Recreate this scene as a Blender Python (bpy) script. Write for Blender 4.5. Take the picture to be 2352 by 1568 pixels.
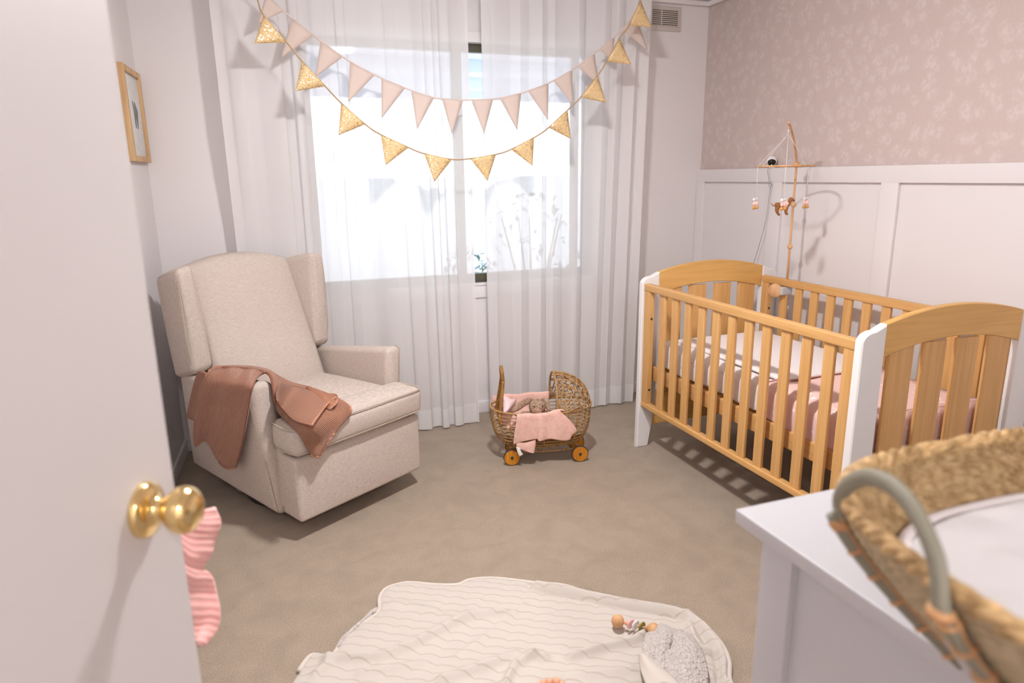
import bpy, math, random
import numpy as np
from mathutils import Vector, Matrix, noise as mnoise
PI = math.pi
for o in list(bpy.data.objects): bpy.data.objects.remove(o)
S = bpy.context.scene
C = S.collection
# ------------------------------------------------------------------ camera
H = 1.40
PITCH, YAW, ROLL = 0.23699, 0.34420, -0.01327
FW = Vector((math.sin(YAW)*math.cos(PITCH), math.cos(YAW)*math.cos(PITCH), -math.sin(PITCH)))
r0 = Vector((math.cos(YAW), -math.sin(YAW), 0)); u0 = r0.cross(FW)
RT = math.cos(ROLL)*r0 + math.sin(ROLL)*u0
UP = -math.sin(ROLL)*r0 + math.cos(ROLL)*u0
CAM = Vector((0, 0, H))
cd = bpy.data.cameras.new('camera'); cam = bpy.data.objects.new('camera', cd); C.objects.link(cam)
cd.lens = 24.01; cd.sensor_width = 36; cd.clip_start = 0.02; cd.clip_end = 200
m = Matrix((RT, UP, -FW)).transposed().to_4x4(); m.translation = CAM
cam.matrix_world = m
cd.dof.use_dof = True; cd.dof.focus_distance = 2.75; cd.dof.aperture_fstop = 3.2
S.camera = cam
# ------------------------------------------------------------------ view + world + lights
S.view_settings.view_transform = 'Standard'; S.view_settings.look = 'None'
S.view_settings.exposure = 0.66; S.view_settings.gamma = 1.0; S.view_settings.use_curve_mapping = False
w = bpy.data.worlds.new('sky'); S.world = w; w.use_nodes = True
bg = w.node_tree.nodes['Background']
bg.inputs[0].default_value = (0.86, 0.93, 1.0, 1); bg.inputs[1].default_value = 2.5
# the two dome ceiling lamps: place and radiance of the glowing glass (built with their fixtures below)
LAMPS = [((0.72, 1.90), 400.0, 'round white glass dome ceiling light above the middle of the room'),
         ((0.15, -1.35), 340.0, 'round white glass dome ceiling light in the doorway hall behind')]
LAMPCOL = (1.0, 0.985, 0.985, 1)

# ------------------------------------------------------------------ helpers
def at(px, py, p, n):
    """the point of the plane (p, n) seen at pixel px, py"""
    d = ((px-1176)/1568.8)*RT - ((py-784)/1568.8)*UP + FW
    p = Vector(p); n = Vector(n)
    return CAM + d*((p-CAM).dot(n)/d.dot(n))
def link(o, parent=None):
    C.objects.link(o)
    if parent is not None: o.parent = parent
    return o
class MB:
    def __init__(s): s.v = []; s.f = []; s.uv = {}; s.sharp = False
    def add(s, vs, fs):
        b = len(s.v); s.v.extend([tuple(p) for p in vs]); s.f.extend([tuple(i+b for i in f) for f in fs]); return b
    def build(s, name, mat, parent=None, smooth=True, angle=None):
        me = bpy.data.meshes.new(name); me.from_pydata(s.v, [], s.f)
        if s.uv:
            ul = me.uv_layers.new(name='UVMap')
            for poly in me.polygons:
                for li in poly.loop_indices:
                    ul.data[li].uv = s.uv.get(me.loops[li].vertex_index, (0, 0))
        me.materials.append(mat)
        if smooth:
            me.shade_smooth()
            if angle: me.set_sharp_from_angle(angle=math.radians(angle))
        me.update()
        return link(bpy.data.objects.new(name, me), parent)
def recalc(o):
    import bmesh
    b = bmesh.new(); b.from_mesh(o.data); bmesh.ops.recalc_face_normals(b, faces=b.faces); b.to_mesh(o.data); b.free()
    return o
def tag(o, label, cat, group=None, kind=None):
    o['label'] = label; o['category'] = cat
    if group: o['group'] = group
    if kind: o['kind'] = kind
    return o
def thing(name, loc, rz, label, cat, group=None):
    o = bpy.data.objects.new(name, None); o.empty_display_size = 0.05; C.objects.link(o)
    o.location = loc; o.rotation_euler = (0, 0, rz)
    return tag(o, label, cat, group)
def struct(o, label=None):
    o['kind'] = 'structure'
    if label: o['label'] = label; o['category'] = label.split()[-1] if False else o.name.split('_')[0]
    return o
def hexbox(mb, c, r, n=3, m=1, puff=0.0):
    """rounded hexahedron; c = 8 corners ordered [i][j][k] (x,y,z low/high)"""
    c = [Vector(p) for p in c]
    g = lambda i, j, k: c[i*4+j*2+k]
    L = [sum(((g(1, j, k)-g(0, j, k)).length for j in (0, 1) for k in (0, 1)))/4,
         sum(((g(i, 1, k)-g(i, 0, k)).length for i in (0, 1) for k in (0, 1)))/4,
         sum(((g(i, j, 1)-g(i, j, 0)).length for i in (0, 1) for j in (0, 1)))/4]
    h = [x/2 for x in L]; r = min(r, min(h)*0.98)
    def lines(hh):
        e = [r*math.tan(PI/4*k/n) for k in range(1, n+1)]
        a = hh-r
        mid = [-a+2*a*k/m for k in range(m+1)]
        return [-a-x for x in reversed(e)] + mid + [a+x for x in e]
    ln = [lines(x) for x in h]
    idx = {}; vs = []; fs = []
    def vert(p):
        key = tuple(round(x, 6) for x in p)
        if key in idx: return idx[key]
        q = Vector([max(-(h[a]-r), min(h[a]-r, p[a])) for a in range(3)])
        d = Vector(p)-q
        d = d.normalized() if d.length > 1e-9 else Vector((0, 0, 0))
        w_ = q+d*r
        if puff:
            nx = [abs(p[a])/h[a] for a in range(3)]; ax = nx.index(max(nx))
            o = [a for a in range(3) if a != ax]
            f = 1.0
            for a in o: f *= (1-min(1, nx[a])**2)
            w_[ax] += math.copysign(puff*f, p[ax])
        t = [(w_[a]/h[a]+1)/2 for a in range(3)]
        P = Vector((0, 0, 0))
        for i in (0, 1):
            for j in (0, 1):
                for k in (0, 1):
                    P += g(i, j, k)*((t[0] if i else 1-t[0])*(t[1] if j else 1-t[1])*(t[2] if k else 1-t[2]))
        idx[key] = len(vs); vs.append(P); return idx[key]
    for ax in range(3):
        a, b = [x for x in range(3) if x != ax]
        for s in (-1, 1):
            for i in range(len(ln[a])-1):
                for j in range(len(ln[b])-1):
                    q = []
                    for (x, y) in ((i, j), (i+1, j), (i+1, j+1), (i, j+1)):
                        p = [0, 0, 0]; p[ax] = s*h[ax]; p[a] = ln[a][x]; p[b] = ln[b][y]; q.append(vert(p))
                    if (s > 0) == (ax == 1): q.reverse()
                    fs.append(q)
    mb.add(vs, fs); return mb
def box(mb, lo, hi, r=0.002, n=2, m=1, puff=0.0):
    c = [(x, y, z) for x in (lo[0], hi[0]) for y in (lo[1], hi[1]) for z in (lo[2], hi[2])]
    return hexbox(mb, c, r, n, m, puff)
def rbox(name, lo, hi, mat, parent=None, r=0.002, n=2, **k):
    return box(MB(), lo, hi, r, n, **k).build(name, mat, parent, True, 50)
def frames(pts, closed):
    n = len(pts); T = []
    for i in range(n):
        a = pts[(i-1) % n] if (closed or i > 0) else pts[i]; b = pts[(i+1) % n] if (closed or i < n-1) else pts[i]
        t = (b-a); T.append(t.normalized() if t.length > 1e-9 else Vector((0, 0, 1)))
    up = Vector((0, 0, 1)) if abs(T[0].z) < 0.9 else Vector((1, 0, 0))
    N = (up-T[0]*up.dot(T[0])).normalized(); out = []
    for t in T:
        N = (N-t*N.dot(t)).normalized(); out.append((N, t.cross(N)))
    return out
def tube(mb, pts, r, seg=6, closed=False, flat=1.0, cap=True):
    pts = [Vector(p) for p in pts]; n = len(pts); fr = frames(pts, closed)
    vs = []; fs = []
    for i, p in enumerate(pts):
        rr = r[i] if isinstance(r, (list, tuple)) else r
        N, B = fr[i]
        for k in range(seg):
            a = 2*PI*k/seg; vs.append(p+N*(math.cos(a)*rr)+B*(math.sin(a)*rr*flat))
    for i in range(n if closed else n-1):
        j = (i+1) % n
        for k in range(seg):
            l = (k+1) % seg; fs.append((i*seg+k, i*seg+l, j*seg+l, j*seg+k))
    if not closed and cap:
        fs.append(tuple(reversed(range(seg)))); fs.append(tuple((n-1)*seg+k for k in range(seg)))
    mb.add(vs, fs); return mb
def crom(P, n, closed=False):
    """Catmull-Rom through points"""
    P = [Vector(p) for p in P]; k = len(P); out = []
    segs = k if closed else k-1
    for s in range(segs):
        if closed: a, b, c, d = P[(s-1) % k], P[s], P[(s+1) % k], P[(s+2) % k]
        else: a = P[s-1] if s > 0 else 2*P[0]-P[1]; b = P[s]; c = P[s+1]; d = P[s+2] if s+2 < k else 2*P[-1]-P[-2]
        for i in range(n):
            t = i/n
            out.append(0.5*((2*b)+(c-a)*t+(2*a-5*b+4*c-d)*t*t+(3*b-a-3*c+d)*t**3))
    if not closed: out.append(P[-1])
    return out
def lathe(mb, prof, o, ax, seg=32):
    """profile of (radius, along) turned about the axis ax through o"""
    o = Vector(o); ax = Vector(ax).normalized()
    up = Vector((0, 0, 1)) if abs(ax.z) < 0.9 else Vector((1, 0, 0))
    N = (up-ax*up.dot(ax)).normalized(); B = ax.cross(N); vs = []; fs = []
    for (r, t) in prof:
        for k in range(seg):
            a = 2*PI*k/seg; vs.append(o+ax*t+N*(math.cos(a)*r)+B*(math.sin(a)*r))
    for i in range(len(prof)-1):
        for k in range(seg):
            l = (k+1) % seg; fs.append((i*seg+k, i*seg+l, (i+1)*seg+l, (i+1)*seg+k))
    fs.append(tuple(reversed(range(seg)))); fs.append(tuple((len(prof)-1)*seg+k for k in range(seg)))
    mb.add(vs, fs); return mb
def sph(mb, c, r, seg=16, rot=None, jit=0.0):
    c = Vector(c); r = (r, r, r) if not isinstance(r, (tuple, list)) else r
    vs = []; fs = []; rings = seg//2
    def P(a, b):
        v = Vector((math.sin(a)*math.cos(b)*r[0], math.sin(a)*math.sin(b)*r[1], math.cos(a)*r[2]))
        if jit: v *= 1+jit*mnoise.noise(v*60+c*13)
        if rot: v = rot @ v
        return c+v
    vs.append(P(0, 0))
    for i in range(1, rings):
        for k in range(seg): vs.append(P(PI*i/rings, 2*PI*k/seg))
    vs.append(P(PI, 0))
    for k in range(seg): fs.append((0, 1+k, 1+(k+1) % seg))
    for i in range(rings-2):
        for k in range(seg):
            a = 1+i*seg; fs.append((a+k, a+seg+k, a+seg+(k+1) % seg, a+(k+1) % seg))
    e = len(vs)-1; a = 1+(rings-2)*seg
    for k in range(seg): fs.append((a+k, e, a+(k+1) % seg))
    mb.add(vs, fs); return mb
def grid(mb, rows, closed_u=False, uvs=None):
    nr = len(rows); nc = len(rows[0]); b = len(mb.v); fs = []
    for i in range(nr-1):
        for j in range(nc if closed_u else nc-1):
            k = (j+1) % nc; fs.append((i*nc+j, i*nc+k, (i+1)*nc+k, (i+1)*nc+j))
    mb.add([p for r in rows for p in r], fs)
    if uvs:
        for i in range(nr):
            for j in range(nc): mb.uv[b+i*nc+j] = uvs(i, j)
    return mb
def prism(mb, poly, y0, y1, bev, mp):
    """2-D outline (counter-clockwise) extruded from y0 to y1 with bevelled rims; mp maps (a, b, y) to a point"""
    n = len(poly); P = [Vector(p) for p in poly]
    def off(d):
        out = []
        for i in range(n):
            a, b, c = P[i-1], P[i], P[(i+1) % n]
            e1 = (b-a).normalized(); e2 = (c-b).normalized()
            n1 = Vector((-e1.y, e1.x)); n2 = Vector((-e2.y, e2.x)); q = n1+n2
            q = q/(q.length_squared)*2 if q.length > 0.3 else n1
            out.append(b+q*d)
        return out
    loops = [(off(bev), y0), (P, y0+bev), (P, y1-bev), (off(bev), y1)]
    rows = [[mp(p.x, p.y, y) for p in l] for l, y in loops]
    b = len(mb.v); grid(mb, rows, True)
    mb.f.append(tuple(b+k for k in reversed(range(n)))); mb.f.append(tuple(b+3*n+k for k in range(n)))
    return mb
def patch(mb, rows, nu, nv, thick=0.004, fn=None, two=True):
    """cloth through a net of control points (rows of equal length), with thickness"""
    A = [crom(r, nu) for r in rows]
    cols = [crom([A[i][j] for i in range(len(A))], nv) for j in range(len(A[0]))]
    G = [[cols[j][i] for j in range(len(cols))] for i in range(len(cols[0]))]
    nr, nc = len(G), len(G[0])
    def normals(G):
        Nn = []
        for i in range(nr):
            row = []
            for j in range(nc):
                du = G[i][min(j+1, nc-1)]-G[i][max(j-1, 0)]; dv = G[min(i+1, nr-1)][j]-G[max(i-1, 0)][j]
                x = du.cross(dv); row.append(x.normalized() if x.length > 1e-12 else Vector((0, 0, 1)))
            Nn.append(row)
        return Nn
    if fn:
        Nn = normals(G)
        G = [[G[i][j]+Nn[i][j]*fn(i/(nr-1), j/(nc-1)) for j in range(nc)] for i in range(nr)]
    Nn = normals(G)
    wu = sum((G[nr//2][j+1]-G[nr//2][j]).length for j in range(nc-1)); wv = sum((G[i+1][nc//2]-G[i][nc//2]).length for i in range(nr-1))
    uv = lambda i, j: (j/(nc-1)*wu, i/(nr-1)*wv)
    h = thick/2
    fa = [[G[i][j]+Nn[i][j]*h for j in range(nc)] for i in range(nr)]; fb = [[G[i][j]-Nn[i][j]*h for j in range(nc)] for i in range(nr)]
    b = len(mb.v); grid(mb, fa, uvs=uv); b2 = len(mb.v); grid(mb, fb, uvs=uv)
    k = len(mb.f)-(nr-1)*(nc-1)
    for q in range(k, len(mb.f)): mb.f[q] = tuple(reversed(mb.f[q]))
    per = [(0, j) for j in range(nc)]+[(i, nc-1) for i in range(1, nr)]+[(nr-1, j) for j in range(nc-2, -1, -1)]+[(i, 0) for i in range(nr-2, 0, -1)]
    for q in range(len(per)):
        (i, j), (x, y) = per[q], per[(q+1) % len(per)]
        mb.f.append((b+i*nc+j, b2+i*nc+j, b2+x*nc+y, b+x*nc+y))
    return G
# ------------------------------------------------------------------ materials
def srgb(r, g, b):
    f = lambda c: (c/255)/12.92 if c/255 <= 0.04045 else (((c/255)+0.055)/1.055)**2.4
    return (f(r), f(g), f(b), 1)
def newmat(name):
    mt = bpy.data.materials.new(name); mt.use_nodes = True
    nt = mt.node_tree; return mt, nt, nt.nodes['Principled BSDF']
def N(nt, t, **k):
    n = nt.nodes.new(t)
    for a, b in k.items():
        if a in n.inputs: n.inputs[a].default_value = b
        else: setattr(n, a, b)
    return n
def mat(name, col, rough=0.6, metal=0.0, col2=None, scale=30, bump=0.0, bscale=200, stretch=(1, 1, 1), coord='Object', detail=3, spec=0.5, lo=0.4, hi=0.6, dist=0.002, sheen=0.0):
    mt, nt, p = newmat(name)
    p.inputs['Base Color'].default_value = col; p.inputs['Roughness'].default_value = rough; p.inputs['Metallic'].default_value = metal
    p.inputs['Specular IOR Level'].default_value = spec
    if sheen: p.inputs['Sheen Weight'].default_value = sheen
    tc = N(nt, 'ShaderNodeTexCoord'); mp = N(nt, 'ShaderNodeMapping'); mp.inputs['Scale'].default_value = stretch
    nt.links.new(tc.outputs[coord], mp.inputs[0])
    if col2:
        no = N(nt, 'ShaderNodeTexNoise', Scale=scale, Detail=detail); nt.links.new(mp.outputs[0], no.inputs['Vector'])
        mr = N(nt, 'ShaderNodeMapRange'); mr.inputs[1].default_value = lo; mr.inputs[2].default_value = hi
        nt.links.new(no.outputs[0], mr.inputs[0])
        mx = N(nt, 'ShaderNodeMix', data_type='RGBA'); mx.inputs[6].default_value = col; mx.inputs[7].default_value = col2
        nt.links.new(mr.outputs[0], mx.inputs[0]); nt.links.new(mx.outputs[2], p.inputs['Base Color'])
    if bump:
        nb = N(nt, 'ShaderNodeTexNoise', Scale=bscale, Detail=2.0); nt.links.new(mp.outputs[0], nb.inputs['Vector'])
        bp = N(nt, 'ShaderNodeBump', Strength=bump, Distance=dist); nt.links.new(nb.outputs[0], bp.inputs['Height']); nt.links.new(bp.outputs[0], p.inputs['Normal'])
    return mt
def knit(name, col, col2, ribs, rows, strength=0.5, dist=0.002, rough=0.9, trans=0.0, wob=0.0):
    """knitted or woven cloth: ribs per metre across (U) and rows per metre along (V)"""
    mt, nt, p = newmat(name)
    p.inputs['Roughness'].default_value = rough; p.inputs['Specular IOR Level'].default_value = 0.15; p.inputs['Sheen Weight'].default_value = 0.2
    tc = N(nt, 'ShaderNodeTexCoord'); sp = N(nt, 'ShaderNodeSeparateXYZ')
    src = tc.outputs['UV']
    if wob:
        no = N(nt, 'ShaderNodeTexNoise', Scale=18.0); nt.links.new(src, no.inputs['Vector'])
        ad = N(nt, 'ShaderNodeVectorMath', operation='MULTIPLY_ADD'); ad.inputs[1].default_value = (wob, wob, 0)
        nt.links.new(no.outputs['Color'], ad.inputs[0]); nt.links.new(src, ad.inputs[2]); src = ad.outputs[0]
    nt.links.new(src, sp.inputs[0])
    hs = []
    for out, fr in ((0, ribs), (1, rows)):
        if not fr: continue
        mu = N(nt, 'ShaderNodeMath', operation='MULTIPLY'); mu.inputs[1].default_value = fr*2*PI; nt.links.new(sp.outputs[out], mu.inputs[0])
        sn = N(nt, 'ShaderNodeMath', operation='SINE'); nt.links.new(mu.outputs[0], sn.inputs[0]); hs.append(sn)
    h = hs[0].outputs[0]
    if len(hs) == 2:
        ml = N(nt, 'ShaderNodeMath', operation='MULTIPLY_ADD'); ml.inputs[1].default_value = 0.45
        nt.links.new(hs[1].outputs[0], ml.inputs[0]); nt.links.new(hs[0].outputs[0], ml.inputs[2]); h = ml.outputs[0]
    mr = N(nt, 'ShaderNodeMapRange'); mr.inputs[1].default_value = -1.1; mr.inputs[2].default_value = 0.8; nt.links.new(h, mr.inputs[0])
    mx = N(nt, 'ShaderNodeMix', data_type='RGBA'); mx.inputs[6].default_value = col2; mx.inputs[7].default_value = col
    nt.links.new(mr.outputs[0], mx.inputs[0]); nt.links.new(mx.outputs[2], p.inputs['Base Color'])
    bp = N(nt, 'ShaderNodeBump', Strength=strength, Distance=dist); nt.links.new(h, bp.inputs['Height']); nt.links.new(bp.outputs[0], p.inputs['Normal'])
    return mt
M = {}
M['wall'] = mat('wall_paint', (0.80, 0.755, 0.75, 1), 0.75, bump=0.05, bscale=250, spec=0.3)
M['ceil'] = mat('ceiling_paint', (0.84, 0.80, 0.79, 1), 0.8)
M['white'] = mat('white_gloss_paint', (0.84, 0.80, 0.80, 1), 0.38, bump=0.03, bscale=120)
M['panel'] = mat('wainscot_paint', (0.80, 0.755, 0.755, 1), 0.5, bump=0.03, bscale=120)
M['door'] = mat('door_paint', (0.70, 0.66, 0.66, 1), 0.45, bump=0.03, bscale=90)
M['cribwhite'] = mat('crib_white', (0.84, 0.81, 0.80, 1), 0.42)
M['dresser'] = mat('dresser_white', (0.62, 0.61, 0.64, 1), 0.4, bump=0.03, bscale=120)
M['brass'] = mat('polished_brass', (0.86, 0.64, 0.30, 1), 0.14, 1.0)
M['dark'] = mat('dark_metal', (0.03, 0.03, 0.03, 1), 0.5)
M['rubber'] = mat('black_rubber', (0.03, 0.028, 0.03, 1), 0.6)
M['alu'] = mat('window_frame_olive', (0.085, 0.075, 0.045, 1), 0.45)
M['cream'] = mat('vent_plastic', (0.62, 0.55, 0.50, 1), 0.6)
M['ventdark'] = mat('vent_shadow', (0.10, 0.095, 0.075, 1), 0.8)
M['paper'] = mat('paper', (0.76, 0.75, 0.74, 1), 0.7, col2=(0.66, 0.665, 0.66, 1), scale=22, lo=0.5, hi=0.75)
M['ink'] = mat('grey_ink', (0.22, 0.22, 0.21, 1), 0.7)
M['oak'] = mat('pale_oak', srgb(214, 178, 132), 0.5, col2=srgb(190, 150, 104), scale=30, stretch=(1, 1, 0.08))
def wood(name, a, b, st, rough=0.42):
    return mat(name, a, rough, col2=b, scale=26, stretch=st, detail=5, lo=0.35, hi=0.7, bump=0.06, bscale=60, dist=0.001)
ca, cb = (0.70, 0.40, 0.155, 1), (0.60, 0.32, 0.105, 1)
M['wood_z'] = wood('crib_wood_upright', ca, cb, (3, 3, 0.12)); M['wood_y'] = wood('crib_wood_rail', ca, cb, (3, 0.12, 3)); M['wood_x'] = wood('crib_wood_arch', (0.74, 0.43, 0.14, 1), (0.64, 0.35, 0.10, 1), (0.12, 3, 3))
M['ball'] = mat('turned_beech', srgb(222, 178, 132), 0.5, col2=srgb(205, 155, 108), scale=40, stretch=(1, 1, 0.2))
M['rod'] = mat('beech_rod', srgb(226, 176, 128), 0.5, col2=srgb(208, 155, 106), scale=60, stretch=(1, 1, 0.1))
M['wheel'] = mat('golden_plywood', srgb(216, 150, 44), 0.4, col2=srgb(190, 118, 24), scale=22, stretch=(3, 3, 0.15), lo=0.3, hi=0.6)
M['wicker'] = mat('rattan_cane', (0.52, 0.31, 0.12, 1), 0.45, col2=(0.34, 0.17, 0.055, 1), scale=90, lo=0.35, hi=0.65)
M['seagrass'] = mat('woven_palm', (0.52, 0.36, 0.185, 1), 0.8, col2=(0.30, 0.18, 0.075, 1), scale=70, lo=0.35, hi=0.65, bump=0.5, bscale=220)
M['seagrass2'] = mat('woven_palm_pale', (0.60, 0.48, 0.31, 1), 0.8, col2=(0.40, 0.31, 0.19, 1), scale=60, lo=0.35, hi=0.65, bump=0.5, bscale=220)
M['rimpalm'] = mat('palm_rim', (0.70, 0.46, 0.22, 1), 0.75, col2=(0.36, 0.22, 0.09, 1), scale=55, lo=0.38, hi=0.62, bump=0.4, bscale=200)
M['tape'] = mat('grey_leather_tape', (0.27, 0.25, 0.19, 1), 0.6, bump=0.1, bscale=160)
M['stitch'] = mat('tan_leather_lace', (0.62, 0.33, 0.15, 1), 0.6)
M['mattress'] = mat('white_cotton', (0.86, 0.80, 0.80, 1), 0.9, spec=0.1)
M['felt_brown'] = mat('brown_felt', srgb(158, 106, 66), 0.95, bump=0.3, bscale=500)
M['felt_orange'] = mat('orange_felt', srgb(216, 160, 96), 0.95, bump=0.3, bscale=500)
M['felt_pink'] = mat('pink_felt', srgb(250, 205, 195), 0.95, bump=0.3, bscale=500)
M['felt_white'] = mat('white_felt', srgb(238, 230, 228), 0.95, bump=0.3, bscale=500)
M['string'] = mat('white_string', (0.8, 0.76, 0.74, 1), 0.8)
M['lens'] = mat('black_glass', (0.004, 0.004, 0.004, 1), 0.08)
M['cable'] = mat('grey_cable', (0.35, 0.36, 0.40, 1), 0.5)
M['clear'] = mat('grey_plastic', (0.55, 0.55, 0.57, 1), 0.3)
M['plush'] = mat('beige_plush', srgb(196, 170, 148), 1.0, col2=srgb(160, 130, 108), scale=120, bump=1.0, bscale=420, spec=0.05, dist=0.004)
M['nose'] = mat('pink_nose', srgb(214, 158, 140), 0.8)
M['sherpa'] = mat('grey_sherpa', (0.66, 0.60, 0.555, 1), 1.0, col2=(0.60, 0.54, 0.50, 1), scale=110, bump=1.0, bscale=95, spec=0.05, dist=0.016, sheen=0.3)
M['sil_pink'] = mat('pink_silicone', srgb(246, 196, 190), 0.5); M['sil_white'] = mat('white_silicone', srgb(240, 236, 232), 0.5)
M['sil_olive'] = mat('olive_silicone', srgb(150, 134, 66), 0.5); M['sil_peach'] = mat('peach_silicone', srgb(240, 172, 138), 0.55)
M['bandw'] = mat('cream_border', (0.66, 0.59, 0.53, 1), 0.95)
M['throw'] = knit('terracotta_knit', (0.50, 0.245, 0.155, 1), (0.30, 0.12, 0.07, 1), 150, 0, 0.7, 0.003)
M['throwmoss'] = mat('terracotta_moss_stitch', (0.46, 0.225, 0.14, 1), 0.95, col2=(0.36, 0.16, 0.095, 1), scale=420, bump=0.7, bscale=600, spec=0.1)
M['scallop'] = mat('terracotta_crochet', (0.53, 0.26, 0.17, 1), 0.95, bump=0.6, bscale=500, spec=0.1)
M['muslin'] = mat('pink_muslin', srgb(238, 196, 184), 0.95, col2=srgb(232, 186, 173), scale=60, bump=0.6, bscale=300, spec=0.1)
M['pinkknit'] = knit('pink_crochet', srgb(250, 190, 184), srgb(244, 174, 169), 0, 90, 0.25, 0.003)
M['paletrim'] = mat('pale_pink_yarn', srgb(252, 208, 204), 0.95, bump=0.5, bscale=200)
M['paleleg'] = mat('striped_pink_cloth', srgb(243, 214, 214), 0.9)
# linen of the armchair
def linen():
    mt, nt, p = newmat('oatmeal_linen'); p.inputs['Roughness'].default_value = 0.9; p.inputs['Specular IOR Level'].default_value = 0.15
    tc = N(nt, 'ShaderNodeTexCoord')
    outs = []
    for st in ((60, 60, 900), (900, 900, 60)):
        mp = N(nt, 'ShaderNodeMapping'); mp.inputs['Scale'].default_value = st; nt.links.new(tc.outputs['Object'], mp.inputs[0])
        no = N(nt, 'ShaderNodeTexNoise', Scale=1.0, Detail=1.0); nt.links.new(mp.outputs[0], no.inputs['Vector']); outs.append(no.outputs[0])
    ad = N(nt, 'ShaderNodeMath', operation='ADD'); nt.links.new(outs[0], ad.inputs[0]); nt.links.new(outs[1], ad.inputs[1])
    mr = N(nt, 'ShaderNodeMapRange'); mr.inputs[1].default_value = 0.75; mr.inputs[2].default_value = 1.25; nt.links.new(ad.outputs[0], mr.inputs[0])
    mx = N(nt, 'ShaderNodeMix', data_type='RGBA'); mx.inputs[6].default_value = (0.49, 0.41, 0.36, 1); mx.inputs[7].default_value = (0.66, 0.57, 0.51, 1)
    nt.links.new(mr.outputs[0], mx.inputs[0]); nt.links.new(mx.outputs[2], p.inputs['Base Color'])
    bp = N(nt, 'ShaderNodeBump', Strength=0.35, Distance=0.001); nt.links.new(ad.outputs[0], bp.inputs['Height']); nt.links.new(bp.outputs[0], p.inputs['Normal'])
    return mt
M['linen'] = linen()
M['piping'] = mat('linen_piping', (0.52, 0.425, 0.35, 1), 0.9)
# carpet
def carpet():
    mt, nt, p = newmat('taupe_carpet'); p.inputs['Roughness'].default_value = 1.0; p.inputs['Specular IOR Level'].default_value = 0.05; p.inputs['Sheen Weight'].default_value = 0.15
    tc = N(nt, 'ShaderNodeTexCoord')
    a = N(nt, 'ShaderNodeTexNoise', Scale=330.0, Detail=3.0); b = N(nt, 'ShaderNodeTexNoise', Scale=9.0, Detail=6.0, Distortion=0.6)
    for n in (a, b): nt.links.new(tc.outputs['Object'], n.inputs['Vector'])
    m1 = N(nt, 'ShaderNodeMapRange'); m1.inputs[1].default_value = 0.3; m1.inputs[2].default_value = 0.7; nt.links.new(a.outputs[0], m1.inputs[0])
    m2 = N(nt, 'ShaderNodeMapRange'); m2.inputs[1].default_value = 0.35; m2.inputs[2].default_value = 0.65; m2.inputs[3].default_value = 0.94; m2.inputs[4].default_value = 1.06; nt.links.new(b.outputs[0], m2.inputs[0])
    mx = N(nt, 'ShaderNodeMix', data_type='RGBA'); mx.inputs[6].default_value = (0.29, 0.218, 0.158, 1); mx.inputs[7].default_value = (0.56, 0.455, 0.355, 1)
    nt.links.new(m1.outputs[0], mx.inputs[0])
    vm = N(nt, 'ShaderNodeVectorMath', operation='SCALE'); nt.links.new(mx.outputs[2], vm.inputs[0]); nt.links.new(m2.outputs[0], vm.inputs['Scale'])
    nt.links.new(vm.outputs[0], p.inputs['Base Color'])
    bp = N(nt, 'ShaderNodeBump', Strength=0.8, Distance=0.006); nt.links.new(a.outputs[0], bp.inputs['Height']); nt.links.new(bp.outputs[0], p.inputs['Normal'])
    return mt
M['carpet'] = carpet()
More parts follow.
